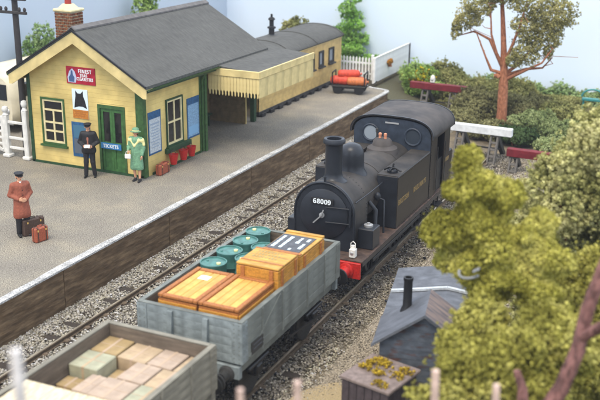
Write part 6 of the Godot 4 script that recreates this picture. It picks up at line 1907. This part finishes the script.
	for b in [[Vector3(-0.85, 3.9, -0.75), Vector3(-1.1, 4.3, -0.7), Vector3(-1.4, 4.7, -0.65)], [Vector3(-0.75, 3.4, -0.7), Vector3(-0.4, 4.2, -0.9), Vector3(-0.1, 4.6, -0.8)]]:
		limb(t, "branch", b, 0.07, 0.03, M.trunk_pink, 7)
	# crown lobes given as offsets from the tree foot
	foliage(t, [
		[Vector3(-0.98, 5.66, -0.72), Vector3(0.36, 0.36, 0.34)], [Vector3(-0.62, 5.50, -0.82), Vector3(0.31, 0.30, 0.30)], [Vector3(-0.98, 5.24, -0.60), Vector3(0.30, 0.28, 0.30)],
		[Vector3(-1.20, 6.06, -0.75), Vector3(0.20, 0.20, 0.2)], [Vector3(-1.42, 5.62, -0.6), Vector3(0.17, 0.16, 0.17)], [Vector3(-1.48, 4.98, -0.55), Vector3(0.27, 0.24, 0.26)],
		[Vector3(-1.22, 4.82, -0.80), Vector3(0.30, 0.28, 0.30)], [Vector3(-0.55, 4.86, -0.60), Vector3(0.34, 0.32, 0.34)], [Vector3(-0.06, 5.02, -0.72), Vector3(0.34, 0.36, 0.34)],
		[Vector3(0.18, 4.66, -0.62), Vector3(0.28, 0.30, 0.30)], [Vector3(-0.98, 4.42, -0.58), Vector3(0.34, 0.27, 0.32)], [Vector3(-0.38, 4.36, -0.50), Vector3(0.40, 0.27, 0.34)],
		[Vector3(-1.40, 4.42, -0.72), Vector3(0.20, 0.17, 0.2)], [Vector3(0.12, 4.22, -0.55), Vector3(0.34, 0.27, 0.32)], [Vector3(-0.62, 4.10, -0.45), Vector3(0.30, 0.22, 0.28)]], 1700.0, 0.022, 0.048, yell, 0.2)
	bush("yellow_bush", "broad yellow green bush below the leaning tree, in front of the hut", "bush", Vector3(6.22, -0.2, 2.2), [
		[Vector3(0.05, 3.35, -0.2), Vector3(0.62, 0.55, 0.5)], [Vector3(0.45, 3.60, -0.55), Vector3(0.60, 0.50, 0.5)], [Vector3(-0.35, 2.85, 0.1), Vector3(0.55, 0.50, 0.5)], [Vector3(0.35, 2.75, 0.2), Vector3(0.75, 0.60, 0.55)],
		[Vector3(-0.05, 2.15, 0.4), Vector3(0.9, 0.6, 0.6)], [Vector3(0.8, 3.1, -0.2), Vector3(0.5, 0.6, 0.5)], [Vector3(0.85, 3.85, -0.9), Vector3(0.55, 0.5, 0.5)], [Vector3(-0.30, 3.75, -1.2), Vector3(0.42, 0.40, 0.36)], [Vector3(-0.45, 3.30, -0.8), Vector3(0.40, 0.42, 0.4)], [Vector3(0.3, 1.3, 0.2), Vector3(1.0, 1.0, 0.8)]], 700.0, 0.028, 0.058, yell2)
	t = thing("gnarled_tree", "gnarled tree with pinkish brown trunk at the lower right edge", "tree", Vector3(7.46, -0.2, 2.6))
	limb(t, "trunk", [Vector3(-0.35, -0.1, 0.3), Vector3(-0.32, 1.4, 0.2), Vector3(-0.30, 2.5, 0.12), Vector3(-0.25, 3.3, 0.05), Vector3(-0.02, 3.85, 0.0), Vector3(0.12, 4.4, -0.05), Vector3(0.18, 5.0, -0.1), Vector3(0.34, 5.7, -0.1), Vector3(0.5, 6.4, -0.2)], 0.155, 0.07, M.trunk_pink, 12)
	limb(t, "branch", [Vector3(-0.28, 3.1, 0.1), Vector3(-0.5, 3.45, 0.1), Vector3(-0.52, 3.75, 0.1), Vector3(-0.62, 4.0, 0.1)], 0.11, 0.05, M.trunk_pink, 9)
	limb(t, "branch", [Vector3(0.15, 4.6, -0.05), Vector3(0.5, 5.0, 0.2), Vector3(0.9, 5.3, 0.3)], 0.08, 0.04, M.trunk_pink, 8)
	bush("pale_green_bush", "large pale green bush on the bank at the right edge", "bush", Vector3(6.7, 1.1, -4.8), [
		[Vector3(0.35, 4.0, 1.2), Vector3(0.95, 0.85, 0.85)], [Vector3(-0.45, 3.25, 1.4), Vector3(0.62, 0.72, 0.7)], [Vector3(1.1, 4.3, 1.0), Vector3(0.9, 0.9, 0.8)],
		[Vector3(0.2, 2.75, -0.2), Vector3(1.1, 0.9, 1.0)], [Vector3(-0.75, 1.9, 0.1), Vector3(0.9, 0.8, 0.9)], [Vector3(0.5, 1.8, 0.5), Vector3(1.1, 1.0, 0.9)], [Vector3(-0.2, 0.9, 0.6), Vector3(1.2, 0.9, 0.9)], [Vector3(1.2, 3.1, -0.4), Vector3(0.9, 0.8, 0.8)], [Vector3(-1.35, 1.35, 0.1), Vector3(0.6, 0.55, 0.6)]], 380.0, 0.035, 0.07, pale)
	bush("olive_thicket", "olive thicket in the gap between the leaning tree and the pink trunk", "bush", Vector3(7.0, 0.9, -0.9), [
		[Vector3(0.1, 2.3, 0), Vector3(0.7, 0.8, 0.6)], [Vector3(0.3, 1.4, 0.2), Vector3(0.8, 0.8, 0.7)], [Vector3(-0.3, 1.2, 0.3), Vector3(0.6, 0.7, 0.6)], [Vector3(0.7, 2.9, -0.2), Vector3(0.6, 0.6, 0.6)]], 480.0, 0.03, 0.065, yell2)
	bush("low_yellow_scrub", "low yellow scrub along the bottom edge in front of the bunker", "bush", Vector3(5.45, -0.25, 2.4), [[Vector3(0, 1.55, 0), Vector3(0.5, 0.32, 0.4)], [Vector3(0.6, 1.85, 0.1), Vector3(0.5, 0.4, 0.4)], [Vector3(-0.35, 1.25, 0.2), Vector3(0.5, 0.3, 0.35)], [Vector3(0.2, 0.7, 0.1), Vector3(0.7, 0.7, 0.5)]], 420.0, 0.035, 0.07, yell)
	# bare twigs close to the lens
	var tw := [[Vector3(4.64, 6.88, 9.71), 0.055, "twig_white", "whitish bare twig close by at the bottom left"], [Vector3(5.17, 5.52, 7.41), 0.045, "twig", "pinkish bare twig close by, left of the bottom middle"], [Vector3(5.65, 5.60, 7.18), 0.05, "twig", "pinkish bare twig close by at the bottom middle"], [Vector3(6.36, 4.82, 5.01), 0.06, "twig", "pinkish stub of a branch standing up in front of the yellow scrub"], [Vector3(7.02, 4.72, 4.85), 0.06, "twig", "pinkish stub of a branch standing up before the yellow bush"]]
	for w in tw:
		var p: Vector3 = w[0]
		var q := thing("bare_sapling", w[3], "sapling", Vector3(p.x, -0.2, p.z), 0, "bare saplings close to the camera")
		var H := p.y + 0.2
		limb(q, "stem", [Vector3(0.1, 0, 0.1), Vector3(0.05, H * 0.5, 0.06), Vector3(0.03, H * 0.85, 0.02), Vector3(0, H, 0)], w[1] * 1.3, w[1] * 0.7, M[w[2]], 8)
		limb(q, "side_shoot", [Vector3(0.04, H * 0.7, 0.03), Vector3(0.14, H * 0.76, 0.1), Vector3(0.2, H * 0.8, 0.12)], w[1] * 0.5, w[1] * 0.3, M[w[2]], 6)
	# grey hoop among the leaves, green hoop at the right edge
	var hp := thing("grey_hoop", "grey metal hoop caught among the leaves of the leaning tree", "hoop", Vector3(5.62, 4.22, 0.78))
	var ring := []
	var rad := []
	for k in 11:
		var a := PI * (0.95 + 0.95 * k / 10)
		ring.append(Vector3(cos(a) * 0.15, sin(a) * 0.09 + 0.05, 0.05 * sin(a * 2)))
		rad.append(0.024)
	part("hoop_wire", B.new().tube(ring, rad, 8).done(), M.hoop, hp)
	part("hoop_plate", B.new().box(Vector3(0.12, 0.12, 0), Vector3(0.12, 0.04, 0.1), 0.012, Basis(Vector3.BACK, 0.6)).done(), M.hoop, hp)
	var gh := thing("green_hoop", "teal green metal hoop frame at the right edge above the bushes", "frame", Vector3(3.33, 0.35, -29.5))
	ring = []
	rad = []
	for k in 13:
		var a := PI * k / 12
		ring.append(Vector3(-cos(a) * 0.5, 0.62 + sin(a) * 0.36, 0))
		rad.append(0.04)
	part("hoop_tube", B.new().tube(ring, rad, 8).done(), M.teal, gh)
	part("hoop_base", B.new().box(Vector3(0, 0.52, 0), Vector3(0.95, 0.12, 0.25), 0.02).box(Vector3(-0.4, 0.2, 0), Vector3(0.08, 0.6, 0.08)).box(Vector3(0.4, 0.2, 0), Vector3(0.08, 0.6, 0.08)).done(), M.teal, gh)

func backscene_tree(at: Vector3, h: float, r: float, cols: Array, label: String, layered := false) -> void:
	var t := thing("backscene_tree", label, "tree", at, 0.0, "trees along the backscene")
	limb(t, "trunk", [Vector3(0, -0.2, 0), Vector3(0.03, h * 0.5, 0), Vector3(0, h * 0.95, 0)], 0.09, 0.03, M.pole, 8)
	var lob := []
	var n := 7
	for k in n:
		var f := float(k) / (n - 1)
		var w := r * (1.0 - 0.55 * f) if layered else r * (0.65 + 0.5 * sin(PI * (0.15 + 0.75 * f)))
		lob.append([Vector3(sin(k * 2.4) * w * 0.5, h * (0.25 + 0.72 * f), cos(k * 2.4) * w * 0.35), Vector3(w * (0.95 if layered else 0.7), h * (0.07 if layered else 0.15), w * 0.6)])
	foliage(t, lob, 105.0, 0.045, 0.085, cols, 0.4)
